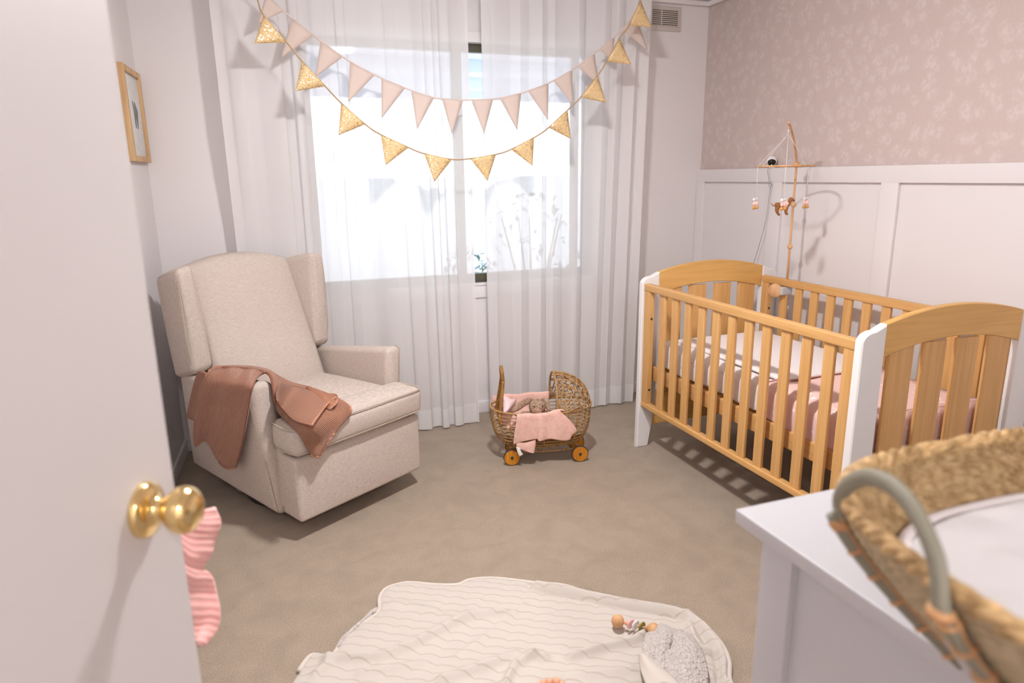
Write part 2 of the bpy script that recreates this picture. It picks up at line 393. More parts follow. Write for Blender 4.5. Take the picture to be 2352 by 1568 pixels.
# wallpaper: trailing flowers printed pale on dusty pink
def wallpaper():
    mt, nt, p = newmat('floral_wallpaper'); p.inputs['Roughness'].default_value = 0.6
    tc = N(nt, 'ShaderNodeTexCoord')
    wn = N(nt, 'ShaderNodeTexNoise', Scale=14.0, Detail=2.0); nt.links.new(tc.outputs['Object'], wn.inputs['Vector'])
    vm = N(nt, 'ShaderNodeVectorMath', operation='MULTIPLY_ADD'); vm.inputs[1].default_value = (0.0, 0.07, 0.07); nt.links.new(wn.outputs['Color'], vm.inputs[0]); nt.links.new(tc.outputs['Object'], vm.inputs[2])
    v1 = N(nt, 'ShaderNodeTexVoronoi', Scale=15.0, feature='F1'); v2 = N(nt, 'ShaderNodeTexVoronoi', Scale=42.0, feature='DISTANCE_TO_EDGE'); nz = N(nt, 'ShaderNodeTexNoise', Scale=55.0, Detail=3.0)
    sx_ = N(nt, 'ShaderNodeSeparateXYZ'); cx_ = N(nt, 'ShaderNodeCombineXYZ'); nt.links.new(vm.outputs[0], sx_.inputs[0])
    nt.links.new(sx_.outputs[1], cx_.inputs[0]); nt.links.new(sx_.outputs[2], cx_.inputs[1])
    for v in (v1, v2): v.voronoi_dimensions = '2D'; nt.links.new(cx_.outputs[0], v.inputs['Vector'])
    nt.links.new(tc.outputs['Object'], nz.inputs['Vector'])
    def mr(src, a, b, c, d):
        m_ = N(nt, 'ShaderNodeMapRange', interpolation_type='SMOOTHSTEP'); m_.inputs[1].default_value = a; m_.inputs[2].default_value = b; m_.inputs[3].default_value = c; m_.inputs[4].default_value = d; nt.links.new(src, m_.inputs[0]); return m_.outputs[0]
    fl = mr(v1.outputs['Distance'], 0.18, 0.50, 1.0, 0.0)      # blossoms
    ln = mr(v2.outputs['Distance'], 0.02, 0.10, 1.0, 0.0)      # stems and petal outlines
    nn = mr(nz.outputs[0], 0.38, 0.62, 0.15, 0.85)
    mm = N(nt, 'ShaderNodeMath', operation='MULTIPLY'); nt.links.new(fl, mm.inputs[0]); nt.links.new(nn, mm.inputs[1])
    ad = N(nt, 'ShaderNodeMath', operation='MULTIPLY_ADD'); ad.inputs[1].default_value = 0.22; nt.links.new(ln, ad.inputs[0]); nt.links.new(mm.outputs[0], ad.inputs[2]); ad.use_clamp = True
    mx = N(nt, 'ShaderNodeMix', data_type='RGBA'); mx.inputs[6].default_value = (0.625, 0.51, 0.475, 1); mx.inputs[7].default_value = (0.70, 0.60, 0.57, 1)
    nt.links.new(ad.outputs[0], mx.inputs[0]); nt.links.new(mx.outputs[2], p.inputs['Base Color'])
    return mt
M['paperwall'] = wallpaper()
# sheer curtain voile
def sheer(name, clear, tr=0.6):
    mt, nt, p = newmat(name); nt.nodes.remove(p)
    out = nt.nodes['Material Output']
    t = N(nt, 'ShaderNodeBsdfTransparent'); d = N(nt, 'ShaderNodeBsdfDiffuse'); l = N(nt, 'ShaderNodeBsdfTranslucent')
    d.inputs[0].default_value = (0.97, 0.95, 0.95, 1); l.inputs[0].default_value = (0.94, 0.935, 0.95, 1)
    a = N(nt, 'ShaderNodeMixShader'); a.inputs[0].default_value = tr; nt.links.new(d.outputs[0], a.inputs[1]); nt.links.new(l.outputs[0], a.inputs[2])
    lw = N(nt, 'ShaderNodeLayerWeight', Blend=0.35); mr = N(nt, 'ShaderNodeMapRange'); mr.inputs[3].default_value = 1-clear; mr.inputs[4].default_value = min(1, 1-clear*0.35)
    nt.links.new(lw.outputs['Facing'], mr.inputs[0])
    b = N(nt, 'ShaderNodeMixShader'); nt.links.new(mr.outputs[0], b.inputs[0]); nt.links.new(t.outputs[0], b.inputs[1]); nt.links.new(a.outputs[0], b.inputs[2])
    nt.links.new(b.outputs[0], out.inputs[0]); return mt
M['sheer'] = sheer('white_voile', 0.20, 0.33); M['hem'] = sheer('white_voile_hem', 0.10, 0.33)
# bunting cloth and glitter
def buntcloth():
    mt, nt, p = newmat('cream_bunting_linen'); nt.nodes.remove(p); out = nt.nodes['Material Output']
    d = N(nt, 'ShaderNodeBsdfDiffuse'); l = N(nt, 'ShaderNodeBsdfTranslucent'); d.inputs[0].default_value = (0.86, 0.75, 0.69, 1); l.inputs[0].default_value = (0.92, 0.82, 0.76, 1)
    a = N(nt, 'ShaderNodeMixShader'); a.inputs[0].default_value = 0.42; nt.links.new(d.outputs[0], a.inputs[1]); nt.links.new(l.outputs[0], a.inputs[2]); nt.links.new(a.outputs[0], out.inputs[0]); return mt
M['bunt'] = buntcloth()
def glitter():
    mt, nt, p = newmat('gold_glitter'); p.inputs['Roughness'].default_value = 0.35; p.inputs['Metallic'].default_value = 0.35
    tc = N(nt, 'ShaderNodeTexCoord'); v = N(nt, 'ShaderNodeTexVoronoi', Scale=260.0); nt.links.new(tc.outputs['Object'], v.inputs['Vector'])
    sp = N(nt, 'ShaderNodeSeparateColor'); nt.links.new(v.outputs['Color'], sp.inputs[0])
    mr = N(nt, 'ShaderNodeMapRange'); mr.inputs[1].default_value = 0.84; mr.inputs[2].default_value = 0.90; nt.links.new(sp.outputs[0], mr.inputs[0])
    mx = N(nt, 'ShaderNodeMix', data_type='RGBA'); mx.inputs[6].default_value = (0.78, 0.55, 0.27, 1); mx.inputs[7].default_value = (1.0, 0.90, 0.72, 1)
    nt.links.new(mr.outputs[0], mx.inputs[0]); nt.links.new(mx.outputs[2], p.inputs['Base Color'])
    nt.links.new(mr.outputs[0], p.inputs['Metallic'])
    g = N(nt, 'ShaderNodeNewGeometry'); vm = N(nt, 'ShaderNodeVectorMath', operation='MULTIPLY_ADD'); vm.inputs[1].default_value = (0.55, 0.55, 0.55)
    sb = N(nt, 'ShaderNodeVectorMath', operation='SUBTRACT'); sb.inputs[1].default_value = (0.5, 0.5, 0.5); nt.links.new(v.outputs['Color'], sb.inputs[0])
    nt.links.new(sb.outputs[0], vm.inputs[0]); nt.links.new(g.outputs['Normal'], vm.inputs[2])
    nm = N(nt, 'ShaderNodeVectorMath', operation='NORMALIZE'); nt.links.new(vm.outputs[0], nm.inputs[0]); nt.links.new(nm.outputs[0], p.inputs['Normal'])
    return mt
M['gold'] = glitter()
M['goldcord'] = mat('gold_brown_ribbon', (0.46, 0.31, 0.17, 1), 0.7)
M['cordpale'] = mat('pale_pink_ribbon', (0.76, 0.62, 0.57, 1), 0.8)
# printed cottons: dots on a ground
def dots(name, col, dot, scale, thr):
    mt, nt, p = newmat(name); p.inputs['Roughness'].default_value = 0.9; p.inputs['Specular IOR Level'].default_value = 0.1
    tc = N(nt, 'ShaderNodeTexCoord'); v = N(nt, 'ShaderNodeTexVoronoi', Scale=scale); nt.links.new(tc.outputs['Object'], v.inputs['Vector'])
    mr = N(nt, 'ShaderNodeMapRange'); mr.inputs[1].default_value = thr; mr.inputs[2].default_value = thr*1.35; nt.links.new(v.outputs['Distance'], mr.inputs[0])
    mx = N(nt, 'ShaderNodeMix', data_type='RGBA'); mx.inputs[6].default_value = dot; mx.inputs[7].default_value = col
    nt.links.new(mr.outputs[0], mx.inputs[0]); nt.links.new(mx.outputs[2], p.inputs['Base Color']); return mt
M['sprig'] = dots('white_sprigged_cotton', (0.84, 0.775, 0.77, 1), (0.74, 0.50, 0.46, 1), 22, 0.10)
M['stars'] = dots('pink_starry_cotton', (0.84, 0.58, 0.54, 1), (0.92, 0.84, 0.81, 1), 26, 0.14)
M['pinkpipe'] = mat('pink_piping', (0.66, 0.34, 0.29, 1), 0.8)
# cable knit of the floor blanket (UV in metres)
def cable():
    mt, nt, p = newmat('cream_cable_knit'); p.inputs['Roughness'].default_value = 0.95; p.inputs['Specular IOR Level'].default_value = 0.1; p.inputs['Sheen Weight'].default_value = 0.2
    tc = N(nt, 'ShaderNodeTexCoord'); sp = N(nt, 'ShaderNodeSeparateXYZ'); nt.links.new(tc.outputs['UV'], sp.inputs[0])
    def math_(op, a, b=None, c=None):
        n = N(nt, 'ShaderNodeMath', operation=op)
        for i, x in enumerate((a, b, c)):
            if x is None: continue
            if isinstance(x, (int, float)): n.inputs[i].default_value = x
            else: nt.links.new(x, n.inputs[i])
        return n.outputs[0]
    # cable columns every 34 mm, each with a scalloped edge of 55 mm pitch
    wav = math_('PINGPONG', math_('MULTIPLY', sp.outputs[0], 1/0.062), 0.5)
    wav = math_('POWER', wav, 2.0)
    y = math_('ADD', math_('MULTIPLY', sp.outputs[1], 1/0.036), math_('MULTIPLY', wav, 0.9))
    fr = math_('FRACT', y)
    d = math_('MINIMUM', fr, math_('SUBTRACT', 1.0, fr))
    h = N(nt, 'ShaderNodeMapRange', interpolation_type='SMOOTHSTEP'); h.inputs[1].default_value = 0.0; h.inputs[2].default_value = 0.13; nt.links.new(d, h.inputs[0])
    st = math_('SINE', math_('MULTIPLY', sp.outputs[0], 2*PI*260)); st = math_('MULTIPLY', st, 0.08)
    hh = math_('ADD', h.outputs[0], st)
    mx = N(nt, 'ShaderNodeMix', data_type='RGBA'); mx.inputs[6].default_value = (0.53, 0.455, 0.395, 1); mx.inputs[7].default_value = (0.61, 0.55, 0.50, 1)
    nt.links.new(h.outputs[0], mx.inputs[0]); nt.links.new(mx.outputs[2], p.inputs['Base Color'])
    bp = N(nt, 'ShaderNodeBump', Strength=0.35, Distance=0.003); nt.links.new(hh, bp.inputs['Height']); nt.links.new(bp.outputs[0], p.inputs['Normal'])
    return mt
M['cable'+'knit'] = cable()
# quilted white cotton of the changing mat
def quilt():
    mt, nt, p = newmat('white_quilted_cotton'); p.inputs['Base Color'].default_value = (0.58, 0.55, 0.55, 1); p.inputs['Roughness'].default_value = 0.9
    tc = N(nt, 'ShaderNodeTexCoord'); v = N(nt, 'ShaderNodeTexVoronoi', Scale=14.0, feature='SMOOTH_F1'); nt.links.new(tc.outputs['Object'], v.inputs['Vector'])
    bp = N(nt, 'ShaderNodeBump', Strength=1.0, Distance=0.03); bp.invert = True; nt.links.new(v.outputs['Distance'], bp.inputs['Height']); nt.links.new(bp.outputs[0], p.inputs['Normal']); return mt
M['quilt'] = quilt()
def glass():
    mt, nt, p = newmat('window_glass'); nt.nodes.remove(p); out = nt.nodes['Material Output']
    t = N(nt, 'ShaderNodeBsdfTransparent'); g = N(nt, 'ShaderNodeBsdfGlossy', Roughness=0.0); f = N(nt, 'ShaderNodeFresnel', IOR=1.5)
    t.inputs[0].default_value = (0.95, 0.97, 0.97, 1)
    a = N(nt, 'ShaderNodeMixShader'); nt.links.new(f.outputs[0], a.inputs[0]); nt.links.new(t.outputs[0], a.inputs[1]); nt.links.new(g.outputs[0], a.inputs[2]); nt.links.new(a.outputs[0], out.inputs[0]); return mt
M['glass'] = glass()
def emit(name, col, s):
    mt, nt, p = newmat(name); p.inputs['Emission Color'].default_value = col; p.inputs['Emission Strength'].default_value = s; return mt
M['led'] = emit('green_led', (0.3, 0.9, 0.2, 1), 1.2)

# ------------------------------------------------------------------ room shell
XR, YB, ZC, XL0, YF = 2.652, 3.80, 2.405, -0.80, -2.10
struct(rbox('floor', (XL0-0.2, YF-0.1, -0.06), (XR+0.12, YB+0.12, 0), M['carpet'], r=0.001), 'taupe cut pile carpet covering the nursery floor')
struct(rbox('ceiling', (XL0-0.2, YF-0.1, ZC), (XR+0.12, YB+0.12, ZC+0.1), M['ceil'], r=0.001))
def lw_(y): return -0.492+0.0461*(y-3.8)
mb = MB(); hexbox(mb, [(lw_(YF)-0.12, YF, 0), (lw_(YF)-0.12, YF, ZC), (lw_(YB+.1)-0.12, YB+.1, 0), (lw_(YB+.1)-0.12, YB+.1, ZC), (lw_(YF), YF, 0), (lw_(YF), YF, ZC), (lw_(YB+.1), YB+.1, 0), (lw_(YB+.1), YB+.1, ZC)], 0.001, 1)
struct(mb.build('wall_left', M['wall'], None, False))
struct(rbox('wall_right', (XR, YF, 0), (XR+0.12, YB+.1, ZC), M['paperwall'], r=0.001), 'dusty pink floral wallpaper above white panelling')
struct(rbox('wall_front', (XL0-0.1, YF-0.1, 0), (XR+0.1, YF, ZC), M['wall'], r=0.001))
struct(rbox('wall_entry', (-0.70, 0.02, 0), (-0.475, 0.115, ZC), M['wall'], r=0.001))
WX0, WX1, WZ0, WZ1 = 0.24, 1.90, 0.795, 2.105
mb = MB()
for lo, hi in (((-0.62, YB, 0), (WX0, YB+0.11, ZC)), ((WX1, YB, 0), (XR+0.1, YB+0.11, ZC)), ((WX0, YB, 0), (WX1, YB+0.11, WZ0)), ((WX0, YB, WZ1), (WX1, YB+0.11, ZC))): box(mb, lo, hi, 0.0005, 1)
struct(mb.build('wall_back', M['wall'], None, False))
# window
wn = bpy.data.objects.new('window_1', None); C.objects.link(wn); wn.location = ((WX0+WX1)/2, YB+0.06, WZ0); wn['kind'] = 'structure'
wn['label'] = 'wide sliding window with dark olive frame behind the sheer curtains'; wn['category'] = 'window'
def wpart(name, mbx, mt, smooth=True):
    o = mbx.build(name, mt, None, smooth, 50); o.parent = wn; o.location = -wn.location; return o
mb = MB(); yy0, yy1 = YB+0.03, YB+0.085
for lo, hi in (((WX0, yy0, WZ0), (WX1, yy1, WZ0+0.052)), ((WX0, yy0, WZ1-0.04), (WX1, yy1, WZ1)), ((WX0, yy0, WZ0), (WX0+0.05, yy1, WZ1)), ((WX1-0.05, yy0, WZ0), (WX1, yy1, WZ1)),
               ((1.055, yy0, WZ0), (1.100, yy1, WZ1)), ((1.775, yy0, WZ0), (1.81, yy1, WZ1))): box(mb, lo, hi, 0.003, 1)
wpart('window_frame', mb, M['alu'])
for a, b in ((WX0+0.05, 1.055), (1.10, 1.775)):
    wpart('pane', box(MB(), (a, YB+0.055, WZ0+0.05), (b, YB+0.059, WZ1-0.04), 0.0003, 1), M['glass'], False)
wpart('window_sill', box(MB(), (WX0-0.03, YB-0.018, WZ0-0.012), (WX1+0.03, YB+0.03, WZ0+0.002), 0.004), M['white'])
mb = MB(); box(mb, (WX0-0.03, YB-0.012, WZ0-0.085), (WX1+0.03, YB, WZ0-0.012), 0.003)
box(mb, (WX0-0.05, YB-0.012, WZ1), (WX1+0.05, YB, WZ1+0.055), 0.003); box(mb, (WX0-0.055, YB-0.012, WZ0-0.085), (WX0, YB, WZ1), 0.003); box(mb, (WX1, YB-0.012, WZ0-0.085), (WX1+0.055, YB, WZ1), 0.003)
wpart('window_architrave', mb, M['white'])
# skirtings
mb = MB(); box(mb, (-0.48, YB-0.014, 0), (2.60, YB, 0.072), 0.003); struct(mb.build('baseboard_back', M['white'], None, True, 50))
mb = MB(); a, b = (lw_(0.12), 0.12), (lw_(YB-.015), YB-.015)
hexbox(mb, [(a[0], a[1], 0), (a[0], a[1], 0.072), (b[0], b[1], 0), (b[0], b[1], 0.072), (a[0]+.014, a[1], 0), (a[0]+.014, a[1], 0.072), (b[0]+.014, b[1], 0), (b[0]+.014, b[1], 0.072)], 0.003)
struct(mb.build('baseboard_left', M['white'], None, True, 50))
# wainscot on the right wall
mb = MB(); box(mb, (XR-0.010, YF, 0), (XR, YB, 1.42), 0.001, 1); struct(mb.build('trim_1', M['panel'], None, False), 'white wainscot panelling on the right wall')
mb = MB()
box(mb, (XR-0.028, YF, 1.351), (XR-0.010, YB, 1.426), 0.002); box(mb, (XR-0.030, YF, 0), (XR-0.010, YB, 0.12), 0.002)
for y in (3.76, 3.072, 2.346, 1.62, 0.90, 0.18):
    hw = 0.037 if y > 3.7 else 0.046
    box(mb, (XR-0.0275, y-hw, 0.11), (XR-0.010, y+hw, 1.353), 0.002)
struct(mb.build('trim_2', M['panel'], None, True, 50), 'white battens and cap rail of the wainscot')
mb = MB(); box(mb, (-0.6, YB-0.03, ZC-0.03), (XR, YB, ZC), 0.012, 3); box(mb, (XR-0.03, YF, ZC-0.03), (XR, YB, ZC), 0.012, 3)
struct(mb.build('trim_3', M['ceil'], None, True, 50), 'white cornice under the ceiling')
# ceiling lamps (above the frame; they light the room and show in the brass)
for (x, y), st_, lb in LAMPS:
    t = thing('ceiling_light', (x, y, ZC), 0, lb, 'ceiling light')
    lathe(MB(), [(0.098, 0), (0.098, -0.012), (0.090, -0.016), (0.060, -0.016)], (0, 0, 0), (0, 0, 1), 32).build('ceiling_rose', M['white'], t)
    sph(MB(), (0, 0, -0.020), (0.085, 0.085, 0.032), 32).build('glass_dome', emit('lamp_globe', LAMPCOL, st_), t)
# air vent on the back wall
v = thing('air_vent', (2.35, YB, 2.29), 0, 'small white slotted air vent high on the wall right of the curtains', 'air vent')
rbox('face_plate', (-0.115, -0.010, -0.065), (0.105, 0, 0.07), M['cream'], v, 0.003)
rbox('grille_opening', (-0.090, -0.0125, -0.037), (0.080, -0.0098, 0.048), M['ventdark'], v, 0.001, 1)
for i in range(8):
    z = 0.042-i*0.0108; rbox('louvre', (-0.090, -0.017, z-0.0052), (0.080, -0.012, z+0.0005), M['cream'], v, 0.001, 1)
rbox('divider', (-0.0355, -0.018, -0.037), (-0.029, -0.012, 0.048), M['cream'], v, 0.001, 1)
# ------------------------------------------------------------------ outside
g = rbox('ground_outside', (-14, YB+0.2, -0.6), (16, 40, -0.5), mat('pale_paving', (0.80, 0.81, 0.82, 1), 0.9, col2=(0.70, 0.71, 0.73, 1), scale=1.5), None, 0.01, 1); g['kind'] = 'structure'
g['label'] = 'pale paving outside the window'; g['category'] = 'paving'
t = thing('veranda_roof', (1.0, YB+0.15, 2.36), 0, 'grey blue veranda roof outside above the window', 'veranda roof')
vp = mat('veranda_paint', (0.74, 0.78, 0.86, 1), 0.6); vb = mat('veranda_beam_paint', (0.62, 0.67, 0.78, 1), 0.5)
mb = MB(); hexbox(mb, [(-6, 0, 0.02), (-6, 0, 0.06), (-6, 3.6, -0.06), (-6, 3.6, -0.02), (8, 0, 0.02), (8, 0, 0.06), (8, 3.6, -0.06), (8, 3.6, -0.02)], 0.003, 1); mb.build('soffit', vp, t, False)
for y in (0.9, 1.8, 2.7): rbox('joist', (-6, y, -0.10+0.02-y*0.022), (8, y+0.06, 0.02-y*0.022), vb, t, 0.004, 1)
rbox('gutter', (-6, 3.55, -0.14), (8, 3.68, -0.02), vb, t, 0.01)
for x in (-4.5, 5.5): rbox('veranda_post', (x, 3.45, -2.86), (x+0.1, 3.55, -0.05), vb, t, 0.01)
mb = MB()
for i in range(60): box(mb, (-4+i*0.15, 0, 0), (-4+i*0.15+0.14, 0.03, 1.9), 0.004, 1)
o = mb.build('garden_fence', mat('fence_white', (0.80, 0.82, 0.84, 1), 0.8), None, True, 50); o.location = (0.5, 9.5, -0.5); tag(o, 'white paling fence across the garden beyond the window', 'fence')
random.seed(5)
def bush(x, y, r, h, lb):
    mb = MB()
    for i in range(260):
        a = random.uniform(0, 2*PI); q = random.random()**0.5*r; z = random.uniform(0.05, 1)*h
        k = (1-(z/h)**2)**0.5+0.1; p = Vector((math.cos(a)*q*k, math.sin(a)*q*k, z))
        s = random.uniform(0.04, 0.08); d = Vector((random.gauss(0, 1), random.gauss(0, 1), random.gauss(0, .6))).normalized(); e = d.cross(Vector((0, 0, 1))).normalized()*s*0.4
        mb.add([p-d*s, p+e, p+d*s, p-e], [(0, 1, 2, 3)])
    o = mb.build('leaves', mat('garden_leaf', (0.16, 0.22, 0.20, 1), 0.7, col2=(0.32, 0.38, 0.40, 1), scale=4), None, False)
    t = thing('garden_shrub', (x, y, -0.5), 0, lb, 'shrub'); o.parent = t
    st = MB()
    for i in range(5): tube(st, [(0, 0, 0), (math.cos(i*1.3)*r*.3, math.sin(i*1.3)*r*.3, h*.5), (math.cos(i*1.3)*r*.5, math.sin(i*1.3)*r*.5, h*.85)], [0.02, 0.014, 0.006])
    st.build('stem', mat('shrub_bark', (0.12, 0.09, 0.06, 1), 0.9), t)
bush(1.80, 6.3, 0.45, 1.25, 'leafy garden shrub outside seen through the curtain gap')
bush(3.0, 7.6, 0.75, 1.7, 'wide garden shrub outside behind the right curtain')
bush(-0.3, 7.8, 0.7, 1.6, 'garden shrub outside behind the left curtain')

# ------------------------------------------------------------------ curtains
def curtain(name, x0t, x1t, x0b, x1b, nf, seed, label, puddle=0.0):
    random.seed(seed); nu, nv = 520, 44
    ph = [random.uniform(0, 6.28) for _ in range(6)]
    t = thing(name, ((x0b+x1b)/2, 3.62, 0), 0, label, 'curtain', None)
    ox = (x0b+x1b)/2
    def P(s, q):       # q: 0 top, 1 hem
        f = nf*(s+0.022*math.sin(2*PI*2.1*s+ph[0])+0.012*math.sin(2*PI*5.3*s+ph[1]))*2*PI
        x0 = x0t+(x0b-x0t)*q; x1 = x1t+(x1b-x1t)*q; wv = x1-x0
        amp = 0.021*(0.75+0.35*q)*(0.75+0.35*math.sin(2*PI*3.4*s+ph[2]+q*0.6))
        y = 3.62+amp*math.sin(f+0.5*math.sin(q*3+ph[3]+s*9))
        y -= 0.035*q*q*math.exp(-((s-0.85)/0.2)**2)*(1 if puddle else 0)
        xx = x0+s*wv; zz = 2.385*(1-q); sm = lambda a, b, v: (lambda t: t*t*(3-2*t))(max(0, min(1, (v-a)/(b-a))))
        k = sm(-0.35, 0.0, xx)*(1-sm(0.42, 0.80, xx))*(1-sm(1.05, 1.75, zz))
        y = 3.62+(y-3.62)*(1-0.5*k)+0.090*k
        x = xx+0.010*math.sin(2*f+ph[4])*(0.5+0.5*q)+0.010*q*math.sin(2*PI*1.7*s+ph[5])
        return x, y
    rows = []
    for i in range(nv+1):
        q = i/nv; z = 2.385*(1-q)+0.008*q
        row = []
        for j in range(nu+1):
            x, y = P(j/nu, q)
            row.append(Vector((x-ox, y-3.62, z+(0.004*math.sin(j*0.11) if i == nv else 0))))
        rows.append(row)
    grid(MB(), rows).build('cloth', M['sheer'], t)
    rows = []
    for q in (0.952, 0.975, 0.9995):
        z = 2.385*(1-q)+0.008*q; row = []
        for j in range(nu+1):
            x, y = P(j/nu, q); row.append(Vector((x-ox, y-3.6225, z)))
        rows.append(row)
    grid(MB(), rows).build('hem', M['hem'], t)
    return t
curtain('sheer_curtain', -0.135, 1.082, -0.13, 1.105, 9.5, 3, 'sheer white curtain panel covering the left half of the window')
curtain('sheer_curtain', 1.150, 2.152, 1.152, 2.108, 8.5, 8, 'sheer white curtain panel covering the right half of the window, beside the vent')
tr = rbox('curtain_track', (-0.16, 3.60, 2.385), (2.18, 3.64, ZC), M['white'], None, 0.003); tag(tr, 'slim white curtain track fixed to the ceiling', 'curtain track')

# ------------------------------------------------------------------ bunting
def bunting(name, Y, cord_px, flags, mt, mc, label, cw, cord_off):
    n = (0, 1, 0); pl = (0, Y, 0)
    P = crom([at(x, y, pl, n) for x, y in cord_px], 8)
    t = thing(name, (P[0].x, Y, P[0].z), 0, label, 'bunting', None)
    o0 = Vector(t.location)
    tube(MB(), [p-o0 for p in P], cw, 6).build('cord', mc, t)
    random.seed(11)
    for k, (a, b, c) in enumerate(flags):
        A, B, Cc = [at(x, y, pl, n) for x, y in (a, b, c)]
        off = cord_off; nrm = Vector((0, -1, 0)); rows = []; nn = 8
        bend = random.uniform(0.004, 0.012); lean = random.uniform(-0.006, 0.006)
        for i in range(nn+1):
            s = i/nn; l = A.lerp(Cc, s); r = B.lerp(Cc, s)
            if (r-l).length < 0.0015: r = l+(B-A).normalized()*0.0015
            row = []
            for j in range(5):
                p = l.lerp(r, j/4); p = p+nrm*(bend*math.sin(PI*j/4)*(1-s*0.5)+lean*s-off); row.append(p-o0)
            rows.append(row)
        mb = MB(); th = 0.0012
        grid(mb, rows); b1 = len(mb.v); f1 = len(mb.f)
        grid(mb, [[p+Vector((0, th, 0)) for p in r] for r in rows])
        for q in range(f1, len(mb.f)): mb.f[q] = tuple(reversed(mb.f[q]))
        per = [(0, j) for j in range(5)]+[(i, 4) for i in range(1, nn+1)]+[(nn, j) for j in (3, 2, 1, 0)]+[(i, 0) for i in range(nn-1, 0, -1)]
        for q in range(len(per)):
            (i, j), (x, y) = per[q], per[(q+1) % len(per)]; mb.f.append((i*5+j, b1+i*5+j, b1+x*5+y, x*5+y))
        mb.build('pennant', mt, t)
    return t
z5 = lambda x, y: (560+x/2.178, y/2.178)
GF = [((98, 75), (215, 213), (52, 217)), ((290, 305), (408, 432), (258, 455)), ((487, 515), (608, 622), (474, 675)), ((685, 673), (825, 738), (710, 825)),
      ((902, 768), (1042, 797), (953, 908)), ((1132, 793), (1262, 772), (1220, 903)), ((1337, 747), (1452, 688), (1443, 828)), ((1525, 638), (1620, 550), (1638, 694)),
      ((1685, 487), (1770, 377), (1810, 513)), ((1815, 308), (1880, 190), (1937, 322)), ((1927, 128), (1985, 0), (2043, 135))]
GC = [(30, -70), (68, 0), (98, 75), (215, 213), (290, 305), (408, 432), (487, 515), (608, 622), (685, 673), (825, 738), (902, 768), (1042, 797), (1132, 793), (1262, 772), (1337, 747), (1452, 688), (1525, 638), (1620, 550), (1685, 487), (1770, 377), (1815, 308), (1880, 190), (1927, 128), (1985, 0), (2012, -62)]
bunting('gold_bunting', 3.36, [z5(*p) for p in GC], [[z5(*p) for p in f] for f in GF], M['gold'], M['goldcord'], 'gold glitter triangle bunting hanging lower in front of the curtains', 0.0032, 0.0)
LF = [((110, -25), (203, 55), (70, 118)), ((237, 88), (350, 178), (185, 292)), ((383, 205), (497, 285), (358, 385)), ((530, 310), (657, 375), (522, 510)), ((688, 392), (808, 440), (690, 590)),
      ((838, 458), (953, 488), (868, 643)), ((990, 490), (1098, 500), (1040, 668)), ((1137, 500), (1248, 495), (1203, 668)), ((1280, 492), (1388, 465), (1365, 648)), ((1420, 455), (1525, 415), (1520, 598)),
      ((1548, 403), (1643, 348), (1648, 522)), ((1668, 333), (1755, 265), (1775, 420)), ((1777, 248), (1853, 185), (1850, 300)), ((1890, 150), (1960, 70), (2018, 248))]
LC = [(60, -66), (110, -25), (237, 88), (350, 178), (497, 285), (657, 375), (808, 440), (953, 488), (1060, 500), (1137, 500), (1248, 495), (1388, 465), (1525, 415), (1643, 348), (1755, 265), (1853, 185), (1930, 105), (1990, 0), (2020, -70)]
bunting('cream_bunting', 3.47, [z5(*p) for p in LC], [[z5(*p) for p in f] for f in LF], M['bunt'], M['cordpale'], 'pale cream cloth triangle bunting hanging above the gold one', 0.0035, 0.0)

# ------------------------------------------------------------------ picture on the left wall
LT = Vector((0.0461, 1, 0)).normalized(); LN = Vector((LT.y, -LT.x, 0))
pf = thing('picture_frame', (lw_(3.41), 3.41, 1.485), math.atan2(LT.y, LT.x)-PI/2, 'light oak picture frame with a small pale print on the left wall', 'picture')
# local: y along the wall, +x into the room
rbox('print', (0.001, 0.02, 0.02), (0.010, 0.34, 0.375), M['paper'], pf, 0.001, 1)
for lo, hi in (((0, 0, 0), (0.022, 0.036, 0.40)), ((0, 0.324, 0), (0.022, 0.36, 0.40)), ((0, 0.034, 0), (0.0215, 0.326, 0.026)), ((0, 0.034, 0.374), (0.0215, 0.326, 0.40))):
    rbox('frame_bar', lo, hi, M['oak'], pf, 0.002)
for y in (0.155, 0.195):
    tube(MB(), [(0.0105, y, 0.26), (0.0105, y+0.012, 0.22), (0.0105, y+0.016, 0.145)], [0.003, 0.009, 0.002], 8, flat=0.15).build('ink_drawing', M['ink'], pf)

# ------------------------------------------------------------------ door with brass knob
az = math.radians(22)
DT = Vector((math.sin(az), math.cos(az), 0)); DM = Vector((-DT.y, DT.x, 0))
E0 = Vector((-0.1335, 0.891, 0))
dr = bpy.data.objects.new('door_1', None); C.objects.link(dr); dr.location = E0; dr.rotation_euler = (0, 0, az*-1); dr['kind'] = 'structure'
dr['label'] = 'white flush door standing open at the left with a brass knob'; dr['category'] = 'door'
# local: -y towards the hinge, +x the face we see
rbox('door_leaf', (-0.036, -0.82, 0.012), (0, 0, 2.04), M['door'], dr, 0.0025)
def knob(x0, sx, z=1.030, y=-0.068):
    p = [(0.0325, 0), (0.0325, 0.004), (0.031, 0.009), (0.026, 0.0125), (0.019, 0.016), (0.0145, 0.021), (0.0135, 0.028), (0.0155, 0.033), (0.021, 0.037), (0.0262, 0.0445), (0.0280, 0.053), (0.0270, 0.061), (0.0235, 0.068), (0.017, 0.0735), (0.009, 0.0765), (0.002, 0.0775)]
    q = []; p = [(a, b*0.86) for a, b in p]
    for a, b in zip(p[:-1], p[1:]):
        q += [(a[0]+(b[0]-a[0])*t/3, a[1]+(b[1]-a[1])*t/3) for t in range(3)]
    q.append(p[-1])
    return recalc(lathe(MB(), q, (x0, y, z), (sx, 0, 0), 48).build('knob', M['brass'], dr))
knob(0, 1); knob(-0.036, -1)
